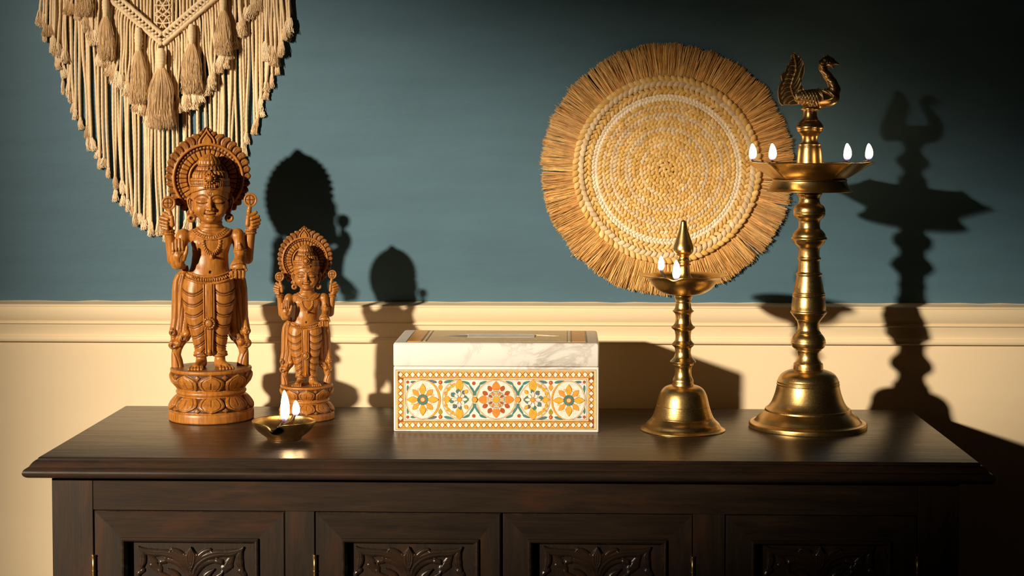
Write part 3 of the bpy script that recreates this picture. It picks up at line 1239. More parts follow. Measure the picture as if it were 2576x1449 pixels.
    # ankles and feet
    for cx, tx, spread in ((507, 494, -1), (553, 568, 1)):
        f.cap(q(cx, 893, 3), q(cx, 912, 3), 13, 14, 4)
        f.cap(q(cx, 911, 4), q(tx, 917, 44), 13, 10.5, 4, (1, 1, 1.15))
        f.torus(q(cx, 886, 3), 15.5, 3.4, 'z', 1.0)
        f.torus(q(cx, 892, 4), 16.5, 3.4, 'z', 1.0)
        for i in range(5):
            ox = (i - 2) * 7.6
            ln = (64, 65, 63, 60, 57)[i if spread < 0 else i]
            bx = tx + ox * 0.8 - spread * 1
            f.cap(q(bx, 917, 44), q(tx + ox + spread * 1.5, 920.5, ln if spread > 0 else (57, 60, 63, 65, 64)[i]), 4.6, 4.0, 0.6)
    f.ell(q(530, 884, 10), (17, 12, 12), 3)
    f.engrave(poly(*crv((514, 884), (520, 899), (540, 899), (546, 884))), 1.2, 1.8, ymax=0, stain=0.8)
    f.V[:, :, 0] = 9
    f.V[0], f.V[-1] = 9, 9
    f.V[:, 0], f.V[:, -1] = 9, 9
    f.V[:, :, -1] = 9
    return f


def annulus(cx, cz, rx, rz, w, x, z):
    """signed distance-like in px to a ring band of half width w (negative inside)"""
    u, v = (x - (cx - CX0)) / rx, (z - (CZ0 - cz)) / rz
    r = np.sqrt(u * u + v * v) + 1e-6
    return np.abs(r - 1) * min(rx, rz) - w, np.arctan2(v, u), (r - 1) * min(rx, rz)


def from_body(B, lo, hi, fn):
    """a part that lies on the body: fn(x,y,z)->(height over the body, stain)"""
    sl, X, Yv, Z = B.sub(lo, hi)
    g = Field((X.ravel()[0], Yv.ravel()[0], Z.ravel()[0]), (X.ravel()[-1], Yv.ravel()[-1], Z.ravel()[-1]), B.h)
    n = [min(a, b) for a, b in zip(g.V.shape, B.V[sl].shape)]
    hgt, st = fn(X, Yv, Z)
    hgt = np.broadcast_to(hgt, B.V[sl].shape)
    Vb = B.V[sl]
    V = np.maximum(Vb - hgt, -(Vb + 2.5))
    V = np.where(hgt <= 0.02, np.maximum(V, 0.6), V)
    g.V = np.ascontiguousarray(V[:n[0], :n[1], :n[2]]).astype(np.float32)
    g.S = np.ascontiguousarray(np.broadcast_to(st, Vb.shape)[:n[0], :n[1], :n[2]]).astype(np.float32)
    g.ax = [g.ax[i][:n[i]] for i in range(3)]
    for ax in range(3):
        sl0 = [slice(None)] * 3
        sl0[ax] = 0
        g.V[tuple(sl0)] = 5
        sl0[ax] = -1
        g.V[tuple(sl0)] = 5
    return g


def necklace_fn(x, y, z):
    front = (y < -4)
    h = 0 * x + 0 * y + 0 * z
    st = h.copy()
    # beaded collar
    for rx, rz, w, top, beads, bw in ((40, 27, 2.3, 3.0, 0, 0), (46.5, 33.5, 4.2, 2.6, 52, 1), (52.5, 40, 2.3, 3.0, 0, 0)):
        d, a, rr = annulus(534, 561, rx, rz, w, x, z)
        m = (d < 0) & (z < CZ0 - 560)
        pr = top * np.sqrt(np.clip(1 - (rr / (w + 0.3)) ** 2, 0, 1))
        if beads:
            bb = np.abs(np.cos(a * beads / 2.0))
            pr = 0.9 + 1.9 * np.sqrt(np.clip(1 - (rr / w) ** 2, 0, 1)) * np.sqrt(bb)
            st = np.where(m & (bb < 0.45), 0.85, st)
        h = np.where(m, np.maximum(h, pr), h)
    # hanging bead chain
    d, a, rr = annulus(535, 604, 20.5, 32, 4.0, x, z)
    m = (d < 0) & (z < CZ0 - 602)
    bb = np.abs(np.cos(a * 15))
    h = np.where(m, np.maximum(h, 0.6 + 2.6 * np.sqrt(np.clip(1 - (rr / 4.0) ** 2, 0, 1)) * np.sqrt(bb)), h)
    st = np.where(m & (bb < 0.4), 0.85, st)
    d2 = np.sqrt(((x - 4) / 6.0) ** 2 + ((z - (CZ0 - 643)) / 8.0) ** 2)
    h = np.where(d2 < 1, np.maximum(h, 4.2 * np.sqrt(np.clip(1 - d2 ** 2, 0, 1)) - 1.6 * np.exp(-((d2 - 0.62) / 0.13) ** 2)), h)
    return h * front, st


def belt_fn(x, y, z):
    xx = x - (528 - CX0)
    py = CZ0 - z - (-0.0042 * xx ** 2)          # the girdle sags in the middle
    py = py - 703
    h = 0 * x + 0 * y + 0 * z
    st = h.copy()
    t = py
    ang = np.arctan2(-y + 3, xx)
    bb = np.abs(np.cos(ang * 27))
    for c, w, top, bead in ((-9.5, 2.6, 3.0, 0), (-1.5, 4.8, 3.4, 1), (7.2, 3.2, 3.4, 0)):
        m = np.abs(t - c) < w
        pr = top * np.sqrt(np.clip(1 - ((t - c) / w) ** 2, 0, 1))
        if bead:
            pr = 0.8 + pr * np.sqrt(bb)
            st = np.where(m & (bb < 0.42), 0.85, st)
        h = np.where(m, np.maximum(h, pr), h)
    return h * (y < 24), st


def statue_apron():
    """the narrow panel hanging between the legs with its rosette"""
    f = Field((-24, -66, CZ0 - 894), (18, -2, CZ0 - 706), 1.0)
    x = f.ax[0][:, None]
    z = f.ax[2][None, :]
    xx = x - (527 - CX0)
    py = CZ0 - z
    w = np.where(py < 815, 14.5, np.interp(np.clip(py, 815, 884), [815, 884], [12.0, 10.0]))
    kn = np.sqrt(xx ** 2 + (py - 882) ** 2)
    r = np.sqrt(xx ** 2 + (py - 809) ** 2)
    a = np.arctan2(py - 809, xx)
    d2 = np.maximum(np.abs(xx) - w, np.maximum(py - 884, 710 - py))
    d2 = np.minimum(np.minimum(d2, kn - 9.5), r - 16.0)
    edge = np.exp(-((np.abs(xx) - (w - 4.2)) / 1.1) ** 2)
    h = 1.5 * sstep(np.abs(xx), w - 4.5, w - 3.0) - 2.2 * edge
    st = 0.9 * edge
    seg = (np.cos(a * 14) < -0.72)
    ros = 5.5 + 1.2 * np.cos((r - 13) * 0.95) - np.where(r > 10, 1.6 * seg, 0)
    ros = np.where(r < 8.5, 5.5 + 3.2 * np.sqrt(np.clip(1 - (r / 8.5) ** 2, 0, 1)), ros)
    h = np.where(r < 16, ros, h)
    st = np.where((r < 16) & (r > 10) & seg, 0.6, np.where(r < 16, 0, st))
    st = np.where(np.abs(r - 9.3) < 0.8, 0.7, st)
    h = np.where(kn < 5, 1.5 + 2.5 * np.sqrt(np.clip(1 - (kn / 5) ** 2, 0, 1)), h)
    F0 = np.interp(py, [708, 740, 780, 830, 860, 890], [41, 45, 46, 41, 33, 26])
    F0 = F0 - 0.010 * xx ** 2
    rim = np.clip(d2 + 2.5, 0, 2.5) / 2.5
    top = F0 + h - 1.8 * rim ** 2
    yf = -f.ax[1][None, :, None]
    V = np.maximum(yf - top[:, None, :], (F0 - 22)[:, None, :] - yf) * 0.85
    f.V = np.maximum(V, d2[:, None, :]).astype(np.float32)
    f.S = (np.broadcast_to(st[:, None, :], f.V.shape)).astype(np.float32)
    return f


def statue_crown():
    h = 1.1
    f = Field((-58, -74, 566), (60, 40, 672), h)
    X0 = 532

    def gad(n, amp, ph=0.0):
        def rel(x, y, z, dx, dy):
            a = np.arctan2(-dy, dx)
            return amp * (np.abs(np.cos(a * n / 2 + ph)) ** 0.6 - 1.0)
        return rel
    # brow band: three bands
    f.loft(tab([(487, X0, 13, 48, 45), (480, X0, 13, 50, 47), (474, X0, 13, 50.5, 47.5), (468, X0, 13, 50, 47)]), 0.5)
    f.loft(tab([(469, X0, 13, 47, 44.5), (460, X0, 13, 49, 46), (453, X0, 13, 47, 44)]), 0.5, gad(52, 1.6))
    f.loft(tab([(456, X0, 13, 48, 45), (452, X0, 13, 49, 46), (448, X0, 13, 47, 44)]), 0.5)
    # tiers
    f.loft(tab([(450, X0, 12, 44, 41), (442, X0, 12, 44.5, 41), (434, X0, 12, 41, 38), (430, X0, 12, 34, 32)]), 0.5, gad(26, 3.4))
    f.loft(tab([(431, X0 - 2, 12, 32, 30), (425, X0 - 2, 12, 31, 29), (418, X0 - 2, 12, 28, 26)]), 0.5, gad(18, 3.0, 0.4))
    f.loft(tab([(420, X0 - 3, 12, 24, 22), (414, X0 - 3, 12, 28, 26), (406, X0 - 3, 12, 27.5, 25), (398, X0 - 3, 12, 22, 20), (392, X0 - 2, 12, 13, 12), (386, X0 - 1, 12, 3, 3)]), 0.5, gad(16, 2.4))
    # frontal jewel: teardrop with a boss
    jy = 52
    f.cap(q(531, 447, jy), q(531, 428, jy - 8), 16.5, 3.0, 1.0, (1, 1.5, 1))
    f.ell(q(531, 449, jy + 10), (8.5, 8, 8.5), 0.4)
    for k in range(12):
        a = k * math.pi / 6
        f.ell(q(531 + 12.3 * math.cos(a), 449 + 12 * math.sin(a), jy + 9), (2.6, 3, 2.6), 0.4)
    f.engrave(poly(*crv((519, 440), (523, 432), (528, 430), (531, 424))), 1.0, 1.2, ymax=-30, stain=0.7)
    f.engrave(poly(*crv((543, 440), (539, 432), (534, 430), (531, 424))), 1.0, 1.2, ymax=-30, stain=0.7)
    for k in range(5):
        f.ell(q(519 + k * 6, 469, 62 - abs(k - 2) * 1.2), (3.2, 4, 4.5), 0.4)
    # curved lower edge on the brow
    f.cut(lambda x, y, z: z - (CZ0 - 487 + 12 * np.cos(np.clip((x - 1) / 50 * math.pi / 2, -1.5, 1.5)) - 1.6 * np.exp(-((x - 1) / 7.0) ** 2)), (-58, -74, 560), (60, -8, 585), 0.5)
    # stains in the gadroons by depth
    sl, X, Yv, Z = f.sub((-58, -74, 566), (60, 40, 672))
    a = np.arctan2(-(Yv + 12), X - 1)
    py = CZ0 - Z
    s = np.where((py < 450) & (py > 431), np.abs(np.cos(a * 13)) < 0.32, 0) + np.where((py <= 431) & (py > 419), np.abs(np.cos(a * 9 + .4)) < 0.32, 0) \
        + np.where((py <= 418) & (py > 396), np.abs(np.cos(a * 8)) < 0.28, 0) + np.where((py < 467) & (py > 456), np.abs(np.cos(a * 26)) < 0.4, 0)
    keep = ~((np.abs(X) < 18) & (Yv < -40) & (py > 425) & (py < 470))
    f.S = np.maximum(f.S, 0.85 * s * keep)
    for yy in (468.5, 455.5, 430.5, 419):
        f.S = np.maximum(f.S, 0.8 * (np.abs(py - yy) < 1.2) * keep)
    return f


def statue_halo():
    h = 1.1
    cx, cz, R = 527.5, 450.0, 104.0
    f = Field((-112, -2, 494), (112, 34, 738), h)
    X = f.ax[0][:, None].astype(float)
    Z = f.ax[2][None, :].astype(float)
    u, v = X - (cx - CX0), Z - (CZ0 - cz)
    r = np.sqrt(u * u + v * v)
    a = np.arctan2(u, v)                      # 0 at the top
    n = 34
    up = np.clip(1 - np.abs(a) / 1.75, 0, 1)
    Rr = R + 16.0 * up ** 1.1 + 0 * r
    # swirl of each flame petal
    tw = a + np.sign(a) * 0.0085 * (r - 86) - np.sign(a) * 0.00035 * (r - 86) ** 2
    ph = (np.abs(tw) * n / (2 * math.pi)) % 1.0
    scal = np.clip(np.where(ph < 0.38, ph / 0.38, (1 - ph) / 0.62), 0, 1) ** 0.6
    Rout = Rr - 6.0 + 7.0 * scal
    edge = r - Rout
    # big pointed leaf at the top
    lu, lv = (X - (525 - CX0)), Z - (CZ0 - 374)
    wleaf = np.interp(lv, [-2, 6, 14, 22, 30, 38, 45, 52], [17, 21, 22, 20, 14, 8, 3.6, 0.0])
    dleaf = np.abs(lu) - wleaf
    dleaf = np.where((lv < -2) | (lv > 52), 9, dleaf)
    sh = np.interp(lv, [-6, 20, 34, 44, 50, 55], [30, 30, 24, 14, 6.5, 0])
    dsh = np.where((lv < -6) | (lv > 55), 9, np.abs(lu) - sh)
    out2d = np.minimum(np.minimum(edge, dleaf), dsh)
    # front height
    H = np.full(r.shape, 6.0)
    st = np.zeros(r.shape)
    pet = (r > 88)
    grv = np.exp(-((ph - 0) / 0.085) ** 2) + np.exp(-((ph - 1) / 0.085) ** 2)
    H = np.where(pet, 8.5 + 2.0 * scal - 4.5 * grv + 1.0 * np.exp(-((ph - 0.5) / 0.05) ** 2) * 0, H)
    mid = np.exp(-((ph - 0.45) / 0.045) ** 2) * (r > 91) * (r < Rr - 7)
    H = H - 1.3 * mid * pet
    st = np.where(pet, np.maximum(0.9 * np.clip(grv, 0, 1), 0.35 * mid), st)
    st = np.where(pet, np.maximum(st, 0.40), st)
    ring = (r > 81.5) & (r < 89)
    H = np.where(ring, 8.5 + 5.0 * np.sqrt(np.clip(1 - ((r - 85.2) / 4.0) ** 2, 0, 1)), H)
    st = np.where(ring, 0, st)
    bd = (r > 73) & (r <= 81.5)
    bph = np.abs(np.cos(a * 27))
    H = np.where(bd, 4.5 + 4.2 * np.sqrt(bph) * np.sqrt(np.clip(1 - ((r - 77.5) / 4.2) ** 2, 0, 1)), H)
    st = np.where(bd, 0.85 - 0.75 * bph, st)
    wd = (r > 50) & (r <= 73)
    wph = (a * n / (2 * math.pi) + 0.5) % 1.0
    wg = np.exp(-(wph / 0.09) ** 2) + np.exp(-((wph - 1) / 0.09) ** 2)
    H = np.where(wd, 4.5 + 4.5 * sstep(r, 51, 54) * (1 - sstep(r, 70, 72.5)) - 4.2 * wg, H)
    st = np.where(wd, np.clip(0.9 * np.clip(wg, 0, 1) + 0.9 * (1 - sstep(r, 50.5, 53)) + 0.9 * sstep(r, 70.5, 72), 0, 0.9), st)
    ir = (r > 44) & (r <= 50)
    H = np.where(ir, 7 + 3.0 * np.sqrt(np.clip(1 - ((r - 47) / 3.2) ** 2, 0, 1)), H)
    H = np.where(r <= 44, 5, H)
    st = np.where(r <= 44, 0.7, st)
    # leaf relief
    inl = dleaf < 0
    hl = 11.0 + 1.5 * np.exp(-((dleaf + 3) / 2) ** 2) - 3.5 * np.exp(-((dleaf + 8.0) / 1.5) ** 2)
    hl = np.where(dleaf < -10, 12.5, hl)
    H = np.where(inl & (r > 89), hl, H)
    st = np.where(inl & (r > 89), 0.85 * np.exp(-((dleaf + 8.0) / 1.6) ** 2), st)
    ol = np.exp(-((dleaf - 1) / 1.4) ** 2) * (dleaf > -1) * (r > 89)
    H = H - 3 * ol
    st = np.maximum(st, 0.9 * ol)
    y = f.ax[1][None, :, None]
    # plate from y=30 (back) to y = 24-H (front); rounded at the rim
    rim = np.clip(out2d + 5, 0, 5) / 5.0
    Hs = H - 2.6 * rim ** 3
    V = np.maximum((25 - y) * 0 + (26 - Hs[:, None, :]) - y, y - 31)
    V = np.maximum(V * 0.8, out2d[:, None, :] * 0.9)
    f.V = V.astype(np.float32)
    f.S = np.broadcast_to(np.where(st > 0, st, 0)[:, None, :], V.shape).astype(np.float32) * (y < 29)
    f.V[:, 0] = 9
    f.V[:, -1] = 9
    return f


def statue_scarf():
    h = 1.15
    f = Field((-112, -22, 122), (-16, 36, 398), h)
    T = [(668, 474, -14, 2, 4), (678, 469, -12, 9, 9), (690, 462, -10, 17, 14), (706, 458, -12, 20, 14), (730, 457, -12, 23, 13), (760, 458, -13, 25, 12), (800, 459, -13, 27, 12), (826, 456, -13, 28, 12),
         (845, 457, -12, 26, 11), (858, 455, -12, 22, 10), (870, 449, -12, 16, 10), (880, 447, -12, 12.5, 10), (892, 445, -12, 12, 10), (905, 447, -12, 14, 11), (926, 449, -12, 16, 12)]

    def folds(x, y, z, dx, dy):
        py = CZ0 - z
        amp = 3.2 * sstep(py, 668, 700) * (1 - sstep(py, 862, 885))
        w = 15.5
        return amp * (np.abs(np.cos((dx + 0.045 * (py - 760)) * math.pi / w)) ** 0.7 - 0.75) * (dy < 4)
    f.loft(tab(T), 1.0, folds)
    # curled hem
    for (px, py, ff, r) in ((437, 835, 0, 9.5), (462, 849, 2, 10), (438, 866, 0, 12), (452, 862, 4, 9), (472, 838, 0, 9)):
        f.ell(q(px, py, ff - 4), (r, 11, r), 6.0)
    for (px, py, r) in ((436, 836, 4.5), (463, 850, 4.5), (437, 868, 6.0)):
        f.ell(q(px, py, 9), (r, 6, r * 1.1), 2.0, cut=True, stain=0.8)
    for (px, py, r) in ((436, 836, 8), (463, 850, 8), (437, 868, 10.5)):
        f.engrave([(px - CX0 + r * math.cos(a) * (0.62 + a / 16), CZ0 - py + r * math.sin(a) * (0.62 + a / 16)) for a in np.linspace(0, 5.2, 14)], 1.2, 1.8, ymax=4, stain=0.7)
    f.engrave(poly(*crv((428, 846), (440, 852), (452, 848), (456, 838))), 1.3, 2.4, ymax=0, stain=0.8)
    f.engrave(poly(*crv((448, 872), (456, 878), (464, 868), (474, 858))), 1.3, 2.0, ymax=0, stain=0.8)
    f.engrave(poly(*crv((436, 882), (444, 890), (450, 905), (452, 922))), 1.3, 2.0, ymax=4, stain=0.6)
    for k, x0 in enumerate((446, 459, 472)):
        f.engrave(poly(*crv((x0 + 16, 690), (x0 + 4, 730), (x0 - 2, 780), (x0 - 6, 828))), 1.4, 1.3, ymax=0, stain=0.75)
    f.V[:, :, 0] = 9
    f.V[-1] = 9
    f.V[0] = 9
    return f


def held_disc(px, py, r, side):
    f = Field((px - CX0 - 24, -24, CZ0 - py - 52), (px - CX0 + 24, 4, CZ0 - py + 24), 1.0)
    c = q(px, py, 8)

    def fn(x, y, z):
        rr = np.sqrt((x - c[0]) ** 2 + ((z - c[2]) * 0.95) ** 2)
        rel = np.exp(-((rr - r * 0.66) / 1.2) ** 2) * 1.8
        cr = np.exp(-((x - c[0]) / 1.2) ** 2) + np.exp(-((z - c[2]) / 1.2) ** 2)
        rel = rel + np.where(rr < r * 0.62, np.clip(cr, 0, 1) * 1.6, 0)
        hx = 5.5 - 0.05 * rr - rel * (y < c[1])
        return np.maximum(rr - r, np.abs(y - c[1]) - hx) * 0.85
    f.add(fn, (c[0] - r, c[1] - 6, c[2] - r), (c[0] + r, c[1] + 6, c[2] + r))
    sl, X, Yv, Z = f.sub((c[0] - r, -30, c[2] - r), (c[0] + r, c[1], c[2] + r))
    rr = np.sqrt((X - c[0]) ** 2 + ((Z - c[2]) * 0.95) ** 2)
    s = np.exp(-((rr - r * 0.66) / 1.2) ** 2) + np.where(rr < r * 0.62, np.clip(np.exp(-((X - c[0]) / 1.2) ** 2) + np.exp(-((Z - c[2]) / 1.2) ** 2), 0, 1), 0)
    f.S[sl] = np.clip(s * 0.85, 0, 1) + 0 * Yv
    ex = side * 4
    f.cap(q(px + ex * 0.2, py + r - 3, 8), q(px + ex, py + r + 12, 9), 5, 6, 2)
    f.cap(q(px + ex, py + r + 12, 9), q(px + ex, py + r + 30, 8), 6, 5, 2)
    return f


def earring(px, py, side):
    f = Field((px - CX0 - 16, -38, CZ0 - py - 16), (px - CX0 + 16, -4, CZ0 - py + 22), 0.9)
    f.torus(q(px, py, 24), 7.2, 4.2, 'y', 0.5)
    f.cap(q(px - side * 1, py - 12, 20), q(px, py - 6, 23), 4.5, 4.0, 1.5)
    f.add(lambda x, y, z: np.sqrt((x - (px - CX0)) ** 2 + (y + 18) ** 2 + (z - (CZ0 - py)) ** 2) - 6.5, (px - CX0 - 6, -25, CZ0 - py - 6), (px - CX0 + 6, -11, CZ0 - py + 6))
    f.S += 0.9 * (np.sqrt((f.ax[0][:, None, None] - (px - CX0)) ** 2 + (f.ax[2][None, None, :] - (CZ0 - py)) ** 2) < 4.2)
    return f


def statue_pedestal(s):
    prof = [(0.01, 0), (100, 0), (104.5, 1.2), (106, 4), (106, 18), (105, 23.5), (101.5, 25.5), (101.5, 27), (102.5, 31), (101.5, 38), (97.5, 46), (91.5, 54), (86, 60), (82, 63.5),
            (84, 65.5), (86.8, 68.5), (87.6, 71), (86.8, 74), (84, 77), (81.5, 78.5), (82.5, 82), (88, 88), (94.5, 96), (98.5, 106), (99.5, 114), (99.5, 121), (100.5, 124), (101.2, 127), (100, 129.8), (96, 130.6), (60, 131), (0.01, 131)]
    P = np.array(prof, float)
    L = np.concatenate([[0], np.cumsum(np.linalg.norm(np.diff(P, axis=0), axis=1))])
    # fine samples along the wall only
    ts = np.concatenate([[0.0], np.arange(98, L[-3], 1.15), L[-2:]])
    r = np.interp(ts, L, P[:, 0])
    z = np.interp(ts, L, P[:, 1])
    seg = 540
    th = np.linspace(0, 2 * math.pi, seg, endpoint=False)
    T = th[None, :]
    Rb, Zb = r[:, None], z[:, None]
    D = np.zeros((len(ts), seg))
    S = np.zeros((len(ts), seg))
    # petal shape in (arc px, 0..1 height)
    for (z0, z1, flip, rr, wid) in ((27, 62, True, 98, 35), (80, 121, False, 98, 35)):
        hgt = (Zb - z0) / (z1 - z0)
        vv = (1 - hgt) if flip else hgt
        inside = (hgt > 0) & (hgt < 1)
        n = 9
        ph = ((T + math.pi / 2) * n / (2 * math.pi) + 0.5) % 1.0 - 0.5       # petal centred on the front (-y)
        uu = ph * 2 * math.pi * rr / n                                        # arc px
        vs = np.clip(vv, 0, 1)
        W = np.interp(vs, [0, 0.12, 0.35, 0.55, 0.72, 0.84, 0.93, 1.0], [24, 29, 33.0, 32, 25, 14.5, 6, 0.0]) * (wid / 35) * (9.0 / 9.0)
        d = W - np.abs(uu)                      # inside positive
        pet = sstep(d, -0.6, 1.6)
        g1 = np.exp(-((d - 9.5) / 1.35) ** 2) * (vs < 0.86) * (d > 0)
        stem = np.exp(-(uu / 1.2) ** 2) * (vs > 0.08) * (vs < 0.52)
        D += np.where(inside, 3.4 * pet + 1.2 * sstep(d, 3, 8) * pet - 2.4 * g1 - 1.8 * stem - 1.5 * (1 - pet), 0)
        S = np.where(inside, np.maximum(0.85 * (1 - pet), np.maximum(0.85 * g1, 0.7 * stem)), S)
        # little diamond between two petals near the tips
        ph2 = (ph + 1.0) % 1.0 - 0.5
        u2 = ph2 * 2 * math.pi * rr / n
        dd = 8.0 * (1 - np.abs(vs - 0.82) / 0.18) - np.abs(u2)
        dm = sstep(dd, -0.3, 1.6) * inside * (np.abs(vs - 0.82) < 0.18)
        D += dm * 4.2
        S = np.where(dm > 0.4, 0.3, S)
        gd = np.exp(-((dd - 3.2) / 0.9) ** 2) * dm
        D -= 1.2 * gd
    # edge blend at the zone ends
    D = D * (r[:, None] > 70)
    Rf = Rb + D
    X = Rf * np.cos(T)
    Yv = Rf * np.sin(T)
    V = np.stack([X, Yv, Zb + 0 * X], -1).reshape(-1, 3) * s
    top = (Zb > 129) & (Rb < 97) & (Zb + 0 * T > 0)
    S = np.where(top, 0.45, S)
    return mesh_np('pedestal', V, grid_faces(len(ts), seg, True), M['teak'], True, {'stain': S.ravel()}, orient=True)


B_ = statue_body()
P0 = on_z(532, 1052, TZ)
SS = scale_at(P0)
ROT = math.atan2(P0[0] - CAM_P[0], P0[1] - CAM_P[1])      # turned to look at the camera
st = thing('deity_statue', 'tall carved wooden statue of a four armed figure with a round flame halo', 'statue',
           tuple(P0), -ROT, 'carved wooden statues')
put('pedestal', statue_pedestal(SS), st)
bo = put('body', B_.mesh('body', M['teak'], SS), st)
cr = statue_crown()
put('crown', cr.mesh('crown', M['teak'], SS), st)
ha = statue_halo()
put('halo', ha.mesh('halo', M['teak'], SS), st)
put('necklace', from_body(B_, (-56, -70, CZ0 - 656), (60, -2, CZ0 - 556), necklace_fn).mesh('necklace', M['teak'], SS), st)
put('girdle', from_body(B_, (-68, -60, CZ0 - 726), (64, 26, CZ0 - 674), belt_fn).mesh('girdle', M['teak'], SS), st)
put('apron_panel', statue_apron().mesh('apron_panel', M['teak'], SS), st)
sf = statue_scarf()
put('scarf', sf.mesh('scarf', M['teak'], SS), st)
put('scarf', sf.mesh('scarf', M['teak'], SS, mirror_x=-2.0), st)
put('held_disc', held_disc(430, 511, 17.2, 1).mesh('held_disc', M['teak'], SS), st)
put('held_disc', held_disc(631, 504, 16.6, -1).mesh('held_disc', M['teak'], SS), st)
put('earring', earring(486, 548, -1).mesh('earring', M['teak'], SS), st)
put('earring', earring(578, 548, 1).mesh('earring', M['teak'], SS), st)

P1 = on_z(772, 1052, TZ)
S2 = scale_at(P1)
st2 = tree_copy(st)
st2.location = tuple(P1)
k2 = 0.652 * S2 / SS
st2.scale = (k2, k2, k2 * 1.012)
st2.rotation_euler = (0, 0, -math.atan2(P1[0] - CAM_P[0], P1[1] - CAM_P[1]))
st2['label'] = 'small carved wooden statue of a four armed figure, behind the little brass bowl lamp'
# ------------------------------------------------------------------ brass lamps
def flame_mesh(w, h):
    """teardrop, base at the origin"""
    n = 26
    t = np.linspace(0, 1, n)
    r = w / 2 * np.interp(t, [0, .04, .1, .2, .3, .42, .55, .68, .8, .9, .96, 1], [0.02, .42, .68, .90, .99, 1, .93, .80, .62, .42, .25, .03])
    r[0] = r[-1] = w * 0.01
    V, F = lathe(list(zip(r, t * h)), 20, raw=True)
    V[:, 0] += w * 0.10 * np.sin(V[:, 2] / h * 3.0)
    return mesh_np('flame', V, F, M['flame'], True, {'glow_level': V[:, 2] / h}, orient=True)


def wick_mesh(pts, r, mat):
    pts = smooth_profile(pts, 4)
    V, F = tube(pts, np.linspace(r, r * 0.75, len(pts)), 10, ply=3, pitch=r * 4)
    return mesh_np('wick', V, F, mat, True, orient=True)


def flame_light(loc, e, parent, r):
    ld = bpy.data.lights.new('flame_glow', 'POINT')
    ld.energy = e
    ld.color = (1.0, 0.52, 0.18)
    ld.shadow_soft_size = r
    return put('flame_glow', ld, parent, loc)


# --- tall lamp with the bird
PL = on_z(2032, 1074, TZ)
SL = scale_at(PL)
big = thing('oil_lamp', 'tall brass oil lamp with a peacock on top and a star shaped dish', 'lamp',
            tuple(PL), 0, 'standing brass oil lamps')


def prof_px(rows, y0, s):
    return [(r * s, (y0 - y) * s) for (y, r) in rows]


BY = 1074.0
bell = [(1074, 138), (1074, 145.5), (1073, 146.8), (1064, 146.8), (1061.5, 145), (1060.5, 140), (1060, 137), (1060, 137), (1058.5, 133), (1055, 130), (1047, 124), (1038, 114.5), (1033, 108.5), (1031.5, 107.2), (1029, 107),
        (1026.5, 105.5), (1026, 102.5), (1026, 102.5), (1020, 97), (1010, 90.5), (999, 86), (985, 81.5), (970, 78.2), (967, 77.6), (966, 78.4), (964, 78.4), (963, 77.2), (961, 76.8), (960, 77.6), (958, 77.4), (957, 76.2),
        (950, 73.5), (942, 68), (936, 60), (932, 50), (930, 40), (929, 36), (929, 36)]
col = [(930, 30), (929, 37.5), (929, 37.5), (920, 37.2), (916, 36.8), (913, 36.3), (911, 33.5), (905, 30), (897, 27.6), (890, 27.2), (884, 28), (881.5, 29.5), (880, 32.5), (878, 32.5), (876.5, 35), (871, 40.5), (864, 42.8), (860, 43.2), (857, 42.4), (855.5, 42.6), (848, 40), (841, 35),
       (838, 32), (837, 32.2), (834, 30), (829, 27.5), (820, 26.4), (812, 27), (806, 29), (803, 32), (801.5, 32.2), (798, 35), (791, 41), (787.5, 43.2), (786, 45.2), (783, 45.4), (781, 44.6), (780, 42.6), (776, 42.4), (770, 42.6), (758, 41.6),
       (745, 40.2), (743, 41.0), (741, 41.0), (739.5, 39.6), (738, 40.6), (736, 40.4), (734.5, 38.8), (720, 36), (705, 32.8), (695, 30.8), (692.5, 30.4), (691, 32.6), (688, 33), (686, 32), (684.5, 29), (682, 27.6), (665, 26.6), (655, 26.2), (653, 27),
       (651.5, 29.2), (649, 29.8), (647, 29.2), (645.5, 26.6), (635, 26), (627, 26.5), (621, 28), (618, 31), (612, 37), (607, 39.5), (604, 41), (602, 43.6), (599, 44.4), (596, 43), (594.5, 41), (590, 40.2), (584, 37), (577.5, 31), (574, 27.6),
       (565, 26.2), (556, 26.8), (551, 29.5), (548, 34), (543, 37.8), (539, 39.2), (537.5, 39.6), (536.5, 39), (530, 39.6), (522, 38), (516, 33.5), (513, 28.5), (506, 25.6), (498, 25.6), (492, 28.5), (488, 31.2), (484, 31.2), (482, 31), (482, 10)]
V, F = lathe(prof_px(bell, BY, SL), 128)
put('bell_base', mesh_np('bell_base', V, F, M['brass'], True, orient=True), big)
V, F = lathe(prof_px(col, BY, SL), 96)
put('column', mesh_np('column', V, F, M['brass'], True, orient=True), big)
# foot ring under the dish
rg = [(482, 20), (482.5, 104), (482, 106.5), (480, 107), (478.5, 104), (474, 99), (466, 94.5), (456, 91.5), (452.5, 92.5), (451, 92), (449, 80), (449, 10)]
V, F = lathe(prof_px(rg, BY, SL), 128)
put('dish_foot', mesh_np('dish_foot', V, F, M['brass'], True, orient=True), big)

SPOUT = [math.radians(9 + 72 * k) for k in range(5)]


def star(R, Z, T, P):
    rim = P[:, 0].max()
    k = np.clip((R / rim - 0.52) / 0.48, 0, 1) ** 1.3
    d = np.abs((T[..., None] - np.array(SPOUT) + math.pi) % (2 * math.pi) - math.pi).min(-1)
    e = np.exp(-(d / 0.17) ** 1.25)
    R2 = R * (1 + k * (0.30 * e - 0.02))
    Z2 = Z + SL * (-3.0 * k * np.exp(-(d / 0.035) ** 2) + 2.2 * k * e)
    return R2, Z2


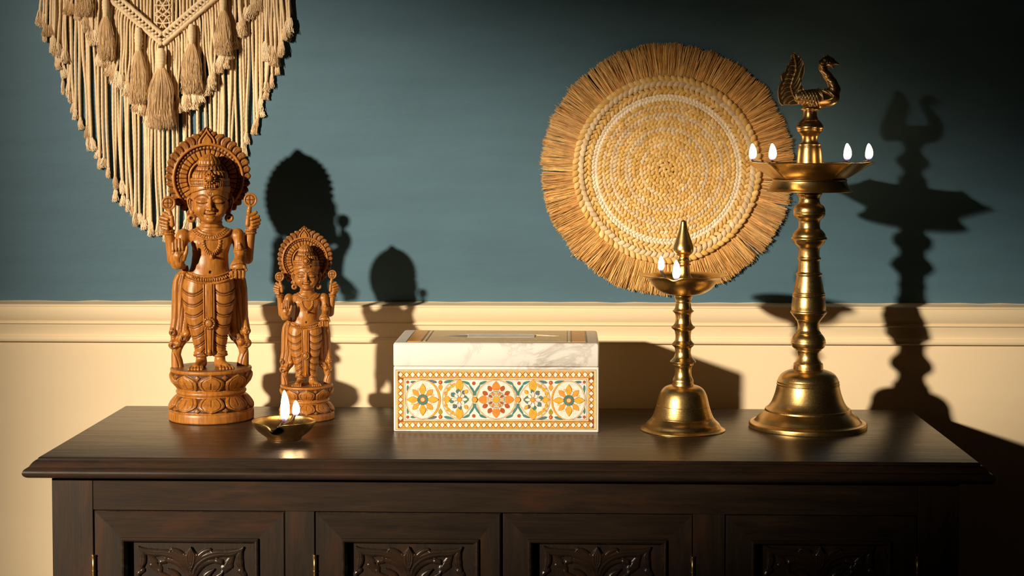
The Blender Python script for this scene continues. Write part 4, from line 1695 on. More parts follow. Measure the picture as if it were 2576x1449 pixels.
dish = [(450, 2), (450, 60), (450, 88), (446, 95), (438, 104), (428, 114), (418, 123), (412, 129), (411, 131), (409.6, 131.5), (409.4, 130), (411.5, 126), (419, 119), (430, 107), (440, 92), (445, 76), (446, 30), (446, 2)]
V, F = lathe([(r * SL, (BY - y) * SL) for y, r in dish], 360, warp=star, sub=3)
put('dish', mesh_np('dish', V, F, M['brass'], True, orient=True), big)
neck = [(447, 24), (440, 34), (425, 33), (409, 32), (396, 31.2), (383, 30), (372, 28.4), (367, 27.2), (365.5, 27.8), (363, 27.6), (362, 24), (360, 21.2), (352, 19.6), (344, 20.6), (339, 23.5), (335, 26.5), (332, 30), (330, 31.6), (326, 32),
        (323.5, 33.4), (320, 33.6), (317.5, 32.6), (316, 31.4), (312, 29.5), (308.5, 26.5), (306, 24.8), (303, 21), (297, 18.2), (290, 16.9), (283, 16.7), (279, 18), (277.5, 21.5), (275, 22.5), (271, 20), (268, 12), (266, 2)]
V, F = lathe(prof_px(neck, BY, SL), 96)
put('stem', mesh_np('stem', V, F, M['brass'], True, orient=True), big)
FLM = flame_mesh(19 * SL, 42 * SL)
for k, a in enumerate(SPOUT):
    R = 152 * SL
    c, s_ = math.cos(a), math.sin(a)
    zr = (BY - 408) * SL
    pts = [(c * R * 0.80, s_ * R * 0.80, zr - 5 * SL), (c * R * 0.90, s_ * R * 0.90, zr - 0.5 * SL), (c * R * 0.98, s_ * R * 0.98, zr + 2 * SL), (c * R * 1.0, s_ * R * 1.0, zr + 6.5 * SL)]
    wk = put('wick', wick_mesh(pts, 3.6 * SL, M['wick']), big)
    flm = put('flame', FLM, big, (c * R, s_ * R, zr + 4.5 * SL))
    flm['label'] = 'small bright flame'

# --- the peacock, carved as one field, in px of the photo round its stem
def peacock():
    h = 0.72
    X0, Z0 = 2036.0, 272.0

    def z7(x, y, f=0.0):
        return (1860 + x / 3.623 - X0, -f, Z0 - (110 + y / 3.623))

    def pl(*pts):
        return [(z7(*p)[0], z7(*p)[2]) for p in pts]
    f = Field((-84, -26, -8), (76, 26, 142), h)
    # body
    f.ell(z7(690, 505), (46, 20, 24), 3, rot=-4)
    f.ell(z7(800, 500), (26, 17, 20), 8)
    f.ell(z7(580, 500), (26, 15, 19), 7)
    f.cap(z7(660, 590), z7(660, 540), 17, 19, 6)
    # neck and head
    path = [(825, 475), (845, 425), (828, 365), (785, 300), (745, 240), (738, 195), (765, 168)]
    rad = [18, 15, 12.0, 10.0, 9.2, 9.4, 10.5]
    for i in range(len(path) - 1):
        f.cap(z7(*path[i]), z7(*path[i + 1]), rad[i], rad[i + 1], 4)
    f.ell(z7(795, 176), (16, 10, 13), 4)
    f.cap(z7(830, 176), z7(884, 196), 6.5, 2.0, 3.5)
    f.cap(z7(815, 200), z7(832, 226), 5.0, 2.6, 2.5)
    f.cap(z7(780, 140), z7(778, 118), 5, 2.2, 2)
    for dx in (-18, 0, 16):
        f.cap(z7(778 + dx, 130), z7(774 + dx * 1.2, 112 + abs(dx) * .5), 2.2, 1.6, 1)
    for sy in (-1, 1):
        f.ell((z7(805, 184)[0], sy * 8.2, z7(805, 184)[2]), (3.2, 2.6, 3.2), 0.3)
        f.torus((z7(805, 184)[0], sy * 8.0, z7(805, 184)[2]), 4.6, 1.0, 'y', 0.3)
    # tail fan: a thick plate with an outline
    out = [(520, 560), (460, 565), (400, 560), (378, 572), (352, 545), (338, 490), (335, 440), (345, 385), (372, 340), (362, 298), (392, 268), (410, 215), (430, 205), (432, 178), (455, 150), (452, 120),
           (474, 78), (520, 112), (560, 160), (583, 220), (578, 280), (560, 335), (545, 375), (560, 400), (590, 440), (590, 520)]
    PO = np.array([(z7(*p)[0], z7(*p)[2]) for p in out])
    X = f.ax[0][:, None]
    Z = f.ax[2][None, :]
    d = np.full((len(f.ax[0]), len(f.ax[2])), 1e9)
    ins = np.zeros(d.shape, bool)
    for i in range(len(PO)):
        a, b = PO[i], PO[(i + 1) % len(PO)]
        e = b - a
        t = np.clip(((X - a[0]) * e[0] + (Z - a[1]) * e[1]) / (e ** 2).sum(), 0, 1)
        d = np.minimum(d, np.sqrt((X - a[0] - e[0] * t) ** 2 + (Z - a[1] - e[1] * t) ** 2))
        c = ((a[1] > Z) != (b[1] > Z)) & (X < (b[0] - a[0]) * (Z - a[1]) / (b[1] - a[1] + 1e-12) + a[0])
        ins ^= c
    d2 = np.where(ins, -d, d)
    # feather relief on the plate (both sides)
    rel = np.zeros(d.shape)

    def line(pts, w, amp):
        nonlocal rel
        P_ = np.array(pl(*pts))
        best = np.full(d.shape, 1e9)
        for i in range(len(P_) - 1):
            e = P_[i + 1] - P_[i]
            t = np.clip(((X - P_[i, 0]) * e[0] + (Z - P_[i, 1]) * e[1]) / (e ** 2).sum(), 0, 1)
            best = np.minimum(best, (X - P_[i, 0] - e[0] * t) ** 2 + (Z - P_[i, 1] - e[1] * t) ** 2)
        rel = rel + amp * np.exp(-best / w ** 2)
    sp = [(520, 540), (475, 470), (455, 400), (475, 330), (500, 260), (500, 190), (478, 100)]
    line(sp, 1.5, 2.4)
    for i in range(12):
        t = i / 11
        x0, y0 = [np.interp(t * 6, range(7), [p[k] for p in sp]) for k in (0, 1)]
        L = 110 * (1 - 0.45 * t)
        dn = 55 * (1 - t)
        line(crv((x0, y0), (x0 - L * 0.35, y0 - 34), (x0 - L * 0.8, y0 - 30 + dn * 0.5), (x0 - L * 1.05, y0 + dn), 7), 1.15, -1.9)
        line(crv((x0, y0), (x0 + 22, y0 - 12), (x0 + 48, y0 - 50), (x0 + 66, y0 - 100), 7), 1.15, -1.9)
    line(out[3:18], 1.8, 1.6)
    line(out[16:22], 1.8, 1.6)
    thick = 6.0 + rel * (np.clip(-d2 / 2, 0, 1))
    yy = np.abs(f.ax[1])[None, :, None]
    V = np.maximum(yy - thick[:, None, :], d2[:, None, :] + 0.12 * yy) * 0.8
    a_ = f.V
    hh = np.clip(0.5 + 0.5 * (a_ - V) / 3.0, 0, 1)
    f.V = (a_ + (V - a_) * hh - 3.0 * hh * (1 - hh)).astype(np.float32)
    # wings and incised scales on both flanks
    for sy in (-1, 1):
        y0, y1 = (-30, 0) if sy < 0 else (0, 30)

        def eg(pts, w, dp):
            f.engrave(pl(*pts), w, dp, ymin=y0, ymax=y1)
        eg(crv((690, 400), (720, 440), (740, 480), (735, 520)), 1.6, -2.2)
        eg(crv((735, 520), (790, 520), (830, 500), (832, 480)), 1.6, -2.0)
        eg(crv((700, 395), (760, 410), (800, 440), (832, 480)), 1.6, -2.0)
        for k in range(3):
            eg(crv((720 + 12 * k, 430 + 10 * k), (750 + 10 * k, 440 + 12 * k), (780 + 8 * k, 460 + 8 * k), (800, 485)), 0.9, 1.3)
        for k in range(6):
            eg([(555 + 28 * k, 410), (555 + 28 * k - 60, 560)] if k > 1 else [(560 + 28 * k, 420), (540 + 20 * k, 520)], 0.9, 1.5)
            eg([(540 + 26 * k, 440 - 14 * k if k < 2 else 405), (600 + 26 * k, 570)] if k < 5 else [(670, 405), (735, 520)], 0.9, 1.5)
        for k in range(5):
            eg(crv((520 + 14 * k, 430), (505 + 14 * k, 470), (520 + 12 * k, 530), (560 + 12 * k, 580)), 0.9, 1.2 if k < 3 else 0.0)
        for k in range(9):
            t = k / 8
            x0 = np.interp(t, [0, .35, .7, 1], [845, 810, 745, 745])
            yv = np.interp(t, [0, .35, .7, 1], [430, 340, 250, 190])
            eg(crv((x0 - 34, yv - 8), (x0 - 16, yv + 14), (x0 + 10, yv + 14), (x0 + 30, yv - 8)), 0.9, 0.9)
    eg2 = pl((700, 240), (712, 200), (735, 160), (765, 138))
    f.engrave(eg2, 1.3, -1.5)
    f.V[:, :, 0] = 9
    for ax in (0, 1):
        f.V[(slice(None),) * ax + (0,)] = 9
        f.V[(slice(None),) * ax + (-1,)] = 9
    return f


pk = peacock()
PKV = pk.mesh('peacock_finial', M['brass_dark'], SL, stain=False)
po = put('peacock_finial', PKV, big, (2.0 * SL, 0, (BY - 272.0) * SL))
po['label'] = 'dark cast peacock with a raised tail'

# --- short lamp with the pointed finial
PS = on_z(1717.5, 1081, TZ)
S3 = scale_at(PS)
sm = thing('oil_lamp', 'short brass oil lamp with pointed finial and round dish, next to the marble box', 'lamp',
           tuple(PS), 0, 'standing brass oil lamps')
BS = 1081.0


def z6(rows):
    """rows: zoom y, zoom width -> (py, r)"""
    return [(540 + y / 2.5, wd / 5.0) for y, wd in rows]


bell2 = [(1081, 98), (1081, 105), (1080, 106.4), (1078.5, 106), (1076, 101), (1072, 96)] + z6([(1310, 455), (1290, 415), (1275, 388), (1272, 382), (1270, 384), (1266, 378), (1240, 358), (1205, 335), (1198, 333), (1196, 330), (1170, 318), (1140, 303), (1115, 283), (1095, 255), (1082, 222), (1074, 180), (1070, 140), (1069, 120), (1069, 120)])
V, F = lathe([(r * S3, (BS - y) * S3) for y, r in bell2], 128)
put('bell_base', mesh_np('bell_base', V, F, M['brass_small'], True, orient=True), sm)
col2 = z6([(1072, 100), (1072, 137), (1066, 137), (1050, 128), (1048, 133), (1035, 129), (1028, 122), (1010, 108), (985, 102), (965, 106), (948, 118), (944, 128), (930, 134), (927, 150), (922, 162), (917, 156), (905, 134), (895, 116), (870, 100), (850, 100), (832, 108), (826, 122),
            (818, 138), (812, 144), (808, 138), (798, 118), (788, 104), (765, 98), (745, 100), (724, 110), (718, 126), (710, 144), (706, 150), (702, 144), (692, 122), (680, 106), (655, 97), (635, 99), (618, 106), (612, 118), (605, 132), (602, 133), (598, 124), (588, 106), (565, 96), (550, 94),
            (545, 98), (542, 98), (530, 100), (515, 112), (508, 116), (502, 110), (500, 60)])
V, F = lathe([(r * S3, (BS - y) * S3) for y, r in col2], 96)
put('column', mesh_np('column', V, F, M['brass_small'], True, orient=True), sm)


def lip(s, rim, spouts):
    def warp(R, Z, T, P):
        k = np.clip((R / rim - 0.72) / 0.28, 0, 1) ** 1.5
        R2, Z2 = R + 0 * T, Z + 0 * T
        for a, out_, dip, wdt in spouts:
            d = np.abs((T - a + math.pi) % (2 * math.pi) - math.pi)
            e = np.exp(-(d / wdt) ** 2)
            R2 = R2 + k * e * out_ * s
            Z2 = Z2 - k * e * dip * s
        return R2, Z2
    return warp


A1, A2 = math.atan2(-96, -27), math.atan2(62, -62)
dish2 = [(741, 2), (741, 20), (740.5, 34), (738, 46), (733, 58), (725, 70), (715, 79), (704, 87), (697, 95), (693.5, 104), (692.2, 110), (690.8, 112.5), (690.2, 111), (691.5, 104), (695.5, 94.5), (704, 84.5), (715, 76), (725, 66), (732, 54), (736, 38), (737, 10), (737, 2)]
V, F = lathe([(r * S3, (BS - y) * S3) for y, r in dish2], 256, warp=lip(S3, 112 * S3, [(A1, 6, 7, 0.12), (A2, 3, 3, 0.10)]), sub=3)
put('dish', mesh_np('dish', V, F, M['brass_small'], True, orient=True), sm)
fin = [(738, 20), (715, 23), (700, 22.5), (697, 21.5), (692, 18.5), (685, 16), (676, 14.8), (667, 15), (665.5, 18), (663, 18.4), (661, 15.2), (659.5, 15), (658, 17.8), (655, 18.2), (652.5, 15), (648, 13.4), (644, 13.6), (640.5, 17), (636, 22), (630, 24.8), (623, 25.2), (616, 23.8), (605, 20), (590, 15),
       (577, 11), (567, 8.6), (560, 7.6), (556, 6.4), (554, 4), (553.2, 0.5)]
V, F = lathe([(r * S3, (BS - y) * S3) for y, r in fin], 72)
put('finial', mesh_np('finial', V, F, M['brass_small'], True, orient=True), sm)
zr = (BS - 697) * S3
for (a, R, hf, wf, dz) in ((A1, 92, 50, 19, -3), (A2, 76, 40, 16, 8)):
    c, s_ = math.cos(a), math.sin(a)
    R *= S3
    pts = [(c * R * 0.55, s_ * R * 0.55, zr - 24 * S3), (c * R * 0.75, s_ * R * 0.75, zr - 10 * S3), (c * R * 0.93, s_ * R * 0.93, zr + dz * S3), (c * R, s_ * R, zr + (dz + 5) * S3)]
    put('wick', wick_mesh(pts, 3.8 * S3, M['wick']), sm)
    flm = put('flame', flame_mesh(wf * S3, hf * S3), sm, (c * R, s_ * R, zr + (dz + 3) * S3))

# --- little bowl lamp
PD = on_z(715, 1104, TZ)
SD = scale_at(PD)
dy = thing('bowl_lamp', 'little round brass bowl lamp with two flames, in front of the small statue', 'lamp', tuple(PD))
A3 = math.atan2(-78, -14)
bowl = [(1104.5, 2), (1104.5, 36), (1104, 42), (1101, 43.5), (1098, 45.5), (1092, 54), (1083, 65), (1073, 74), (1064, 79.3), (1058, 80.6), (1056.6, 79.8), (1057.5, 77.5), (1064, 76), (1073, 70.5), (1082, 61.5), (1090, 50), (1095, 38), (1097, 20), (1097, 2)]
V, F = lathe([(r * SD, (1104.5 - y) * SD) for y, r in bowl], 256, warp=lip(SD, 80 * SD, [(A3, 5, 13, 0.17)]), sub=3)
m_b, nt_b, b_b = new_mat('bowl_brass_with_soot')
src = M['brass_small']
m_b = src.copy()
m_b.name = 'bowl_brass_with_soot'
tb = NT(m_b.node_tree)
bb_ = m_b.node_tree.nodes['Principled BSDF']
prev = bb_.inputs['Base Color'].links[0].from_socket
at = tb.n('ShaderNodeAttribute', attribute_name='soot')
tb.l(tb.mix(at.outputs['Color'], prev, (0.012, 0.006, 0.004)), bb_.inputs['Base Color'])
lx, ly = math.cos(A3 + 0.13) * 80 * SD, math.sin(A3 + 0.13) * 80 * SD
dd = np.sqrt((V[:, 0] - lx) ** 2 + (V[:, 1] - ly) ** 2 + ((V[:, 2] - 33 * SD) * 1.5) ** 2) / SD
soot = np.clip((21 - dd) / 6, 0, 1)
put('bowl', mesh_np('bowl', V, F, m_b, True, {'soot': soot}, orient=True), dy)
zb_ = 0.0


def pd(px, py, f):
    p = on_y(px, py + 0.0, PD[1] - f * SD)
    return tuple(np.array(p) - PD)


put('wick', wick_mesh([pd(700, 1078, 50), pd(707, 1066, 38), pd(713, 1059, 36), pd(712, 1052, 36)], 5.2 * SD, M['oil_wick']), dy)
w2 = put('wick', wick_mesh([pd(706, 1072, 28), pd(720, 1066, 16), pd(733, 1060, 8), pd(739, 1048, 2), pd(743, 1040, 0)], 6.0 * SD, M['oil_wick']), dy)
w2['label'] = 'oily dark wick bent upwards'
f1 = put('flame', flame_mesh(23 * SD, 80 * SD), dy, pd(715, 1062, 36))
f1['label'] = 'tall white flame'
f2 = put('flame', flame_mesh(19 * SD, 40 * SD), dy, pd(743, 1047, 0))
f2['label'] = 'shorter flame'
# ------------------------------------------------------------------ marble tissue box
QA, QB = on_z(989.5, 1087, TZ), on_z(1506.5, 1087, TZ)
YB = (QA[1] + QB[1]) / 2
XC = (QA[0] + QB[0]) / 2
BW = (QB[0] - QA[0])
BH = on_y(1248, 863, YB)[2] - TZ
HB = on_y(1248, 922, YB)[2] - TZ
BD = 0.150
bxo = thing('tissue_box', 'white marble tissue box with veined lid and inlaid flower medallions', 'box', (XC, YB, TZ))
body_o = bm_obj('box_body', box_bm(-BW / 2, BW / 2, 0, BD, 0, HB - 0.0004, 0.0022, 3), M['marble'], bxo, True)
body_o.data.set_sharp_from_angle(angle=math.radians(60))

# lid with the pointed slot
zt = BH
lw = BW / 2 + 0.0003


def lid_mesh():
    b = 0.003
    bm = bmesh.new()
    # slot outline at the top, in local x,y
    def sp(px, py):
        p = on_z(px, py, TZ + BH)
        return (p[0] - XC, p[1] - YB)
    (xl, yl), (xr, yr) = sp(1103, 845.5), sp(1407, 845.5)
    ym = (yl + yr) / 2
    n = 8
    hole = []
    hwid = 0.019
    for i in range(n):
        t = i / n
        hole.append((xl + (xr - xl) * 0.24 * t, ym - hwid * t))
    hole += [(xl + (xr - xl) * (0.24 + 0.52 * i / 4), ym - hwid) for i in range(5)]
    for i in range(1, n):
        t = 1 - i / n
        hole.append((xr - (xr - xl) * 0.24 * t, ym - hwid * t))
    low = hole + [(xr, ym)]
    up = [(x, 2 * ym - y) for x, y in low[1:-1]][::-1]
    hole = low + up
    rings = [(0.0006, HB + 0.0002), (0.0, HB + 0.001), (0.0, zt - b), (b * 0.3, zt - b * 0.3), (b, zt)]
    allv = []
    for o, z in rings:
        cr_ = []
        rc = 0.003
        x0, x1, y0, y1 = -lw + o, lw - o, -0.0003 + o, BD + 0.0003 - o
        for (cx, cy, a0) in ((x1 - rc, y0 + rc, -90), (x1 - rc, y1 - rc, 0), (x0 + rc, y1 - rc, 90), (x0 + rc, y0 + rc, 180)):
            for k in range(5):
                a = math.radians(a0 + 90 * k / 4)
                cr_.append((cx + rc * math.cos(a), cy + rc * math.sin(a), z))
        allv.append(cr_)
    V = [v for r_ in allv for v in r_]
    n_r = 20
    F = []
    for i in range(len(rings) - 1):
        for j in range(n_r):
            F.append([i * n_r + j, i * n_r + (j + 1) % n_r, (i + 1) * n_r + (j + 1) % n_r, (i + 1) * n_r + j])
    base = len(V)
    dep = 0.012
    V += [(x, y, zt) for x, y in hole]
    V += [(x, y, zt - dep) for x, y in hole]
    m_ = len(hole)
    for j in range(m_):
        F.append([base + j, base + (j + 1) % m_, base + m_ + (j + 1) % m_, base + m_ + j])
    top = allv[-1]
    tess = tessellate_polygon([[Vector(v) for v in top], [Vector((x, y, zt)) for x, y in hole]])
    idx = [(len(rings) - 1) * n_r + j for j in range(n_r)] + [base + j for j in range(m_)]
    for t3 in tess:
        F.append([idx[t3[0]], idx[t3[1]], idx[t3[2]]])
    tess = tessellate_polygon([[Vector(v) for v in allv[0]], [Vector((x, y, zt)) for x, y in hole]])
    idx = [j for j in range(n_r)] + [base + m_ + j for j in range(m_)]
    for t3 in tess:
        F.append([idx[t3[0]], idx[t3[1]], idx[t3[2]]])
    me = mesh_np('lid', V, F, M['marble'], True, orient=True)
    me.set_sharp_from_angle(angle=math.radians(50))
    return me, hole


lid_me, HOLE = lid_mesh()
lid = put('lid', lid_me, bxo)


def prism(name, pts, z0, z1, mat, parent, front=True, loc=None):
    """flat piece; front: pts are (x, z) on the front face standing z0..z1 proud; else (x, y) on top"""
    n = len(pts)
    area = sum(pts[i][0] * pts[(i + 1) % n][1] - pts[(i + 1) % n][0] * pts[i][1] for i in range(n))
    if area < 0:
        pts = pts[::-1]
    if front:
        V = [(x, -z0, z) for x, z in pts] + [(x, -z1, z) for x, z in pts]
    else:
        V = [(x, y, z0) for x, y in pts] + [(x, y, z1) for x, y in pts]
    F = [[i, (i + 1) % n, n + (i + 1) % n, n + i] for i in range(n)]
    tess = tessellate_polygon([[Vector((p[0], p[1], 0)) for p in pts]])
    F += [[n + a for a in t] for t in tess]
    return mesh_np(name, V, F, mat, False, orient=False)


NP = [0]


def piece(name, pts, mat, lvl=1, parent=None):
    """inlay piece on the front, pts in photo px"""
    P_ = [(on_y(x, y, YB)[0] - XC, on_y(x, y, YB)[2] - TZ) for x, y in pts]
    NP[0] += 1
    lvl = lvl + (NP[0] % 23) * 0.035           # never two faces in one plane
    me = prism(name, P_, -0.0006, 0.00007 * lvl, mat, bxo)
    # make the faces look outwards
    bm = bmesh.new()
    bm.from_mesh(me)
    for f in bm.faces:
        if abs(f.normal.y) > 0.9 and f.normal.y > 0:
            f.normal_flip()
    bm.to_mesh(me)
    bm.free()
    return put(name, me, parent or bxo)


def z5(x, y):
    return (970 + x / 4.6, 800 + y / 4.6)


def rect(x0, y0, x1, y1):
    return [(x0, y0), (x1, y0), (x1, y1), (x0, y1)]


# frame lines: brown ground, gold rules, diamond band
X0, Y0 = z5(116, 598)
X1, Y1 = z5(2440, 1292)
piece('border_line', rect(X0, Y0, X1, Y1), M['in_darkline'], 1)
piece('border_rule', rect(X0 + 0.9, Y0 + 0.9, X1 - 0.9, Y1 - 0.9), M['in_palegold'], 2)
a0, b0 = z5(140, 618)
a1, b1 = z5(2412, 1278)
piece('border_ground', rect(a0, b0, a1, b1), M['in_outline'], 3)
c0, d0 = z5(208, 694)
c1, d1 = z5(2348, 1194)
piece('inner_rule', rect(c0, d0, c1, d1), M['in_palegold'], 5)
piece('inner_line', rect(c0 + 3.6, d0 + 3.0, c1 - 3.6, d1 - 3.0), M['in_darkline'], 6)
e0, g0, e1, g1 = c0 + 4.5, d0 + 3.9, c1 - 4.5, d1 - 3.9
piece('field_panel', rect(e0, g0, e1, g1), M['marble'], 7)

rr_ = np.random.default_rng(5)


def diamond(cx, cy, hx, hy):
    j = rr_.uniform(-0.35, 0.35, 8)
    piece('diamond_tile', [(cx - hx + j[0], cy + j[1]), (cx + j[2], cy - hy + j[3]), (cx + hx + j[4], cy + j[5]), (cx + j[6], cy + hy + j[7])], M['in_white'], 5)


def tri(pts):
    piece('triangle_tile', pts, M['in_gold'] if rr_.random() < 0.6 else M['in_yellow'], 4)


bt, bh_ = a0 + 0.8, (d0 - b0)
nT = 33
cw = (a1 - a0) / nT
for yc in ((b0 + d0) / 2 - 0.2, (b1 + d1) / 2 + 0.2):
    hh_ = bh_ / 2 - 0.9
    for i in range(nT):
        cx = a0 + cw * (i + 0.5)
        diamond(cx, yc, cw * 0.385, hh_ - 0.4)
        if i < nT - 1:
            cm = cx + cw / 2
            tri([(cx + 0.9, yc - hh_), (cx + cw - 0.9, yc - hh_), (cm, yc - 0.8)])
            tri([(cx + 0.9, yc + hh_), (cx + cw - 0.9, yc + hh_), (cm, yc + 0.8)])
nS = 7
chh = (d1 - d0) / nS
for xc in ((a0 + c0) / 2, (a1 + c1) / 2):
    hw_ = (c0 - a0) / 2 - 0.9
    for i in range(nS):
        cy = d0 + chh * (i + 0.5)
        diamond(xc, cy, hw_ - 0.6, chh * 0.37)
        cm = cy + chh / 2
        if i < nS - 1:
            tri([(xc - hw_, cy + 1.1), (xc - hw_, cy + chh - 1.1), (xc - 1.2, cm)])
            tri([(xc + hw_, cy + 1.1), (xc + hw_, cy + chh - 1.1), (xc + 1.2, cm)])


def leaf(cx, cy, ang, ln, wd, pos=0.45, n=7, sharp=1.0):
    """leaf from (cx,cy) along ang (deg, y down)"""
    a = math.radians(ang)
    ux, uy = math.cos(a), math.sin(a)
    L, R = [], []
    for i in range(n + 1):
        t = i / n
        w_ = wd / 2 * (math.sin(math.pi * t ** (math.log(0.5) / math.log(pos))) ** sharp)
        x, y = cx + ux * ln * t, cy + uy * ln * t
        L.append((x - uy * w_, y + ux * w_))
        R.append((x + uy * w_, y - ux * w_))
    return L + R[1:-1][::-1]


def outlined(name, pts, mat, lvl=10, o=0.55):
    c = np.mean(np.array(pts), axis=0)
    big_ = []
    n = len(pts)
    for i, p in enumerate(pts):
        d_ = np.array(p) - c
        L = np.linalg.norm(d_) + 1e-6
        big_.append(tuple(np.array(p) + d_ / L * o))
    piece(name + '_outline', big_, M['in_outline'], lvl - 1)
    piece(name, pts, mat, lvl)


def ringp(name, cx, cy, rx, ry, w, mat, lvl, n=48, a0=0, a1=360):
    full = abs(a1 - a0) >= 360
    m_ = n if full else n + 1
    ang = [math.radians(a0 + (a1 - a0) * i / n) for i in range(m_)]
    V = []
    for (r1, r2) in ((rx + w / 2, ry + w / 2), (rx - w / 2, ry - w / 2)):
        for a in ang:
            p = on_y(cx + r1 * math.cos(a), cy + r2 * math.sin(a), YB)
            V.append((p[0] - XC, -0.00007 * lvl, p[2] - TZ))
    k = m_
    F = [[i, (i + 1) % k, k + (i + 1) % k, k + i] for i in range(m_ if full else m_ - 1)]
    V += [(v[0], 0.0002, v[2]) for v in V]
    F += [[2 * k + i, i, (i + 1) % k, 2 * k + (i + 1) % k][::-1] for i in range(m_ if full else m_ - 1)]
    me = mesh_np(name, V, F, mat, False)
    return put(name, me, bxo)


def disc(name, cx, cy, r, mat, lvl, n=16):
    return piece(name, [(cx + r * math.cos(2 * math.pi * i / n), cy + r * math.sin(2 * math.pi * i / n)) for i in range(n)], mat, lvl)


MC = [z5(430, 943), z5(855, 940), z5(1280, 943), z5(1705, 945), z5(2120, 952)]
RY = (g1 - g0) / 2 - 0.6
# leaves and berries between the medallions
for mx, my, mirror in ((z5(635, 940)[0], z5(0, 943)[1], 1), (z5(1030, 940)[0], z5(0, 943)[1], 1), (z5(1530, 940)[0], z5(0, 943)[1], 1), (z5(1912, 945)[0], z5(0, 948)[1], 1)):
    inner = mx in (z5(1030, 940)[0], z5(1530, 940)[0])
    for sv in (-1, 1):
        if inner:
            disc('berry', mx - 2 if mx < 1240 else mx + 3, my + sv * 41, 4.6, M['in_red'], 9)
            for sh_ in (-1, 1):
                P_ = crv((mx, my + sv * 10), (mx + sh_ * 1, my + sv * 22), (mx + sh_ * 9, my + sv * 28), (mx + sh_ * 15, my + sv * 40), 8)
                A = np.array(P_)
                tg = np.gradient(A, axis=0)
                nn = np.stack([-tg[:, 1], tg[:, 0]], -1)
                nn /= np.linalg.norm(nn, axis=1)[:, None]
                wv = np.array([3.0, 3.2, 2.6, 2.8, 3.0, 2.6, 1.8, 0.4])[:, None]
                piece('leaf', [tuple(v) for v in A + nn * wv] + [tuple(v) for v in (A - nn * wv)[::-1]], M['in_teal'], 9)
                P_ = crv((mx + sh_ * 12, my + sv * 38), (mx + sh_ * 18, my + sv * 42), (mx + sh_ * 24, my + sv * 44), (mx + sh_ * 31, my + sv * 46.5), 6)
                A = np.array(P_)
                tg = np.gradient(A, axis=0)
                nn = np.stack([-tg[:, 1], tg[:, 0]], -1)
                nn /= np.linalg.norm(nn, axis=1)[:, None]
                wv = np.array([1.0, 3.4, 3.4, 2.8, 2.0, 0.3])[:, None]
                piece('leaf', [tuple(v) for v in A + nn * wv] + [tuple(v) for v in (A - nn * wv)[::-1]], M['in_teal'], 9)
        else:
            outlined('leaf', leaf(mx, my + sv * 22, sv * 90, 17, 10, 0.55), M['in_olive'] if sv > 0 else M['in_gold'], 9)
            disc('berry', mx, my + sv * 43.5, 5.2, M['in_red'], 9)
            disc('berry_eye', mx - 0.8, my + sv * 43.5, 2.2, M['in_orange'], 10)
            for sh_ in (-1, 1):
                piece('leaf', leaf(mx + sh_ * 8, my + sv * 43, (180 if sh_ < 0 else 0) + sv * sh_ * 12, 28, 7.5, 0.35), M['in_slate'] if sh_ < 0 else M['in_teal'], 9)
for cxx, sg in ((e0, 1), (e1, -1)):
    for sv in (-1, 1):
        yy = MC[0][1] + sv * 44
        disc('berry', cxx + sg * 6, yy, 4.0, M['in_red'], 9)
        piece('leaf', leaf(cxx + sg * 12, yy, 0 if sg > 0 else 180, 25, 6.5, 0.3), M['in_slate'], 9)
        piece('leaf', leaf(cxx + sg * 6, yy - sv * 7, -sv * 90, 24, 6.0, 0.35), M['in_teal'], 9)
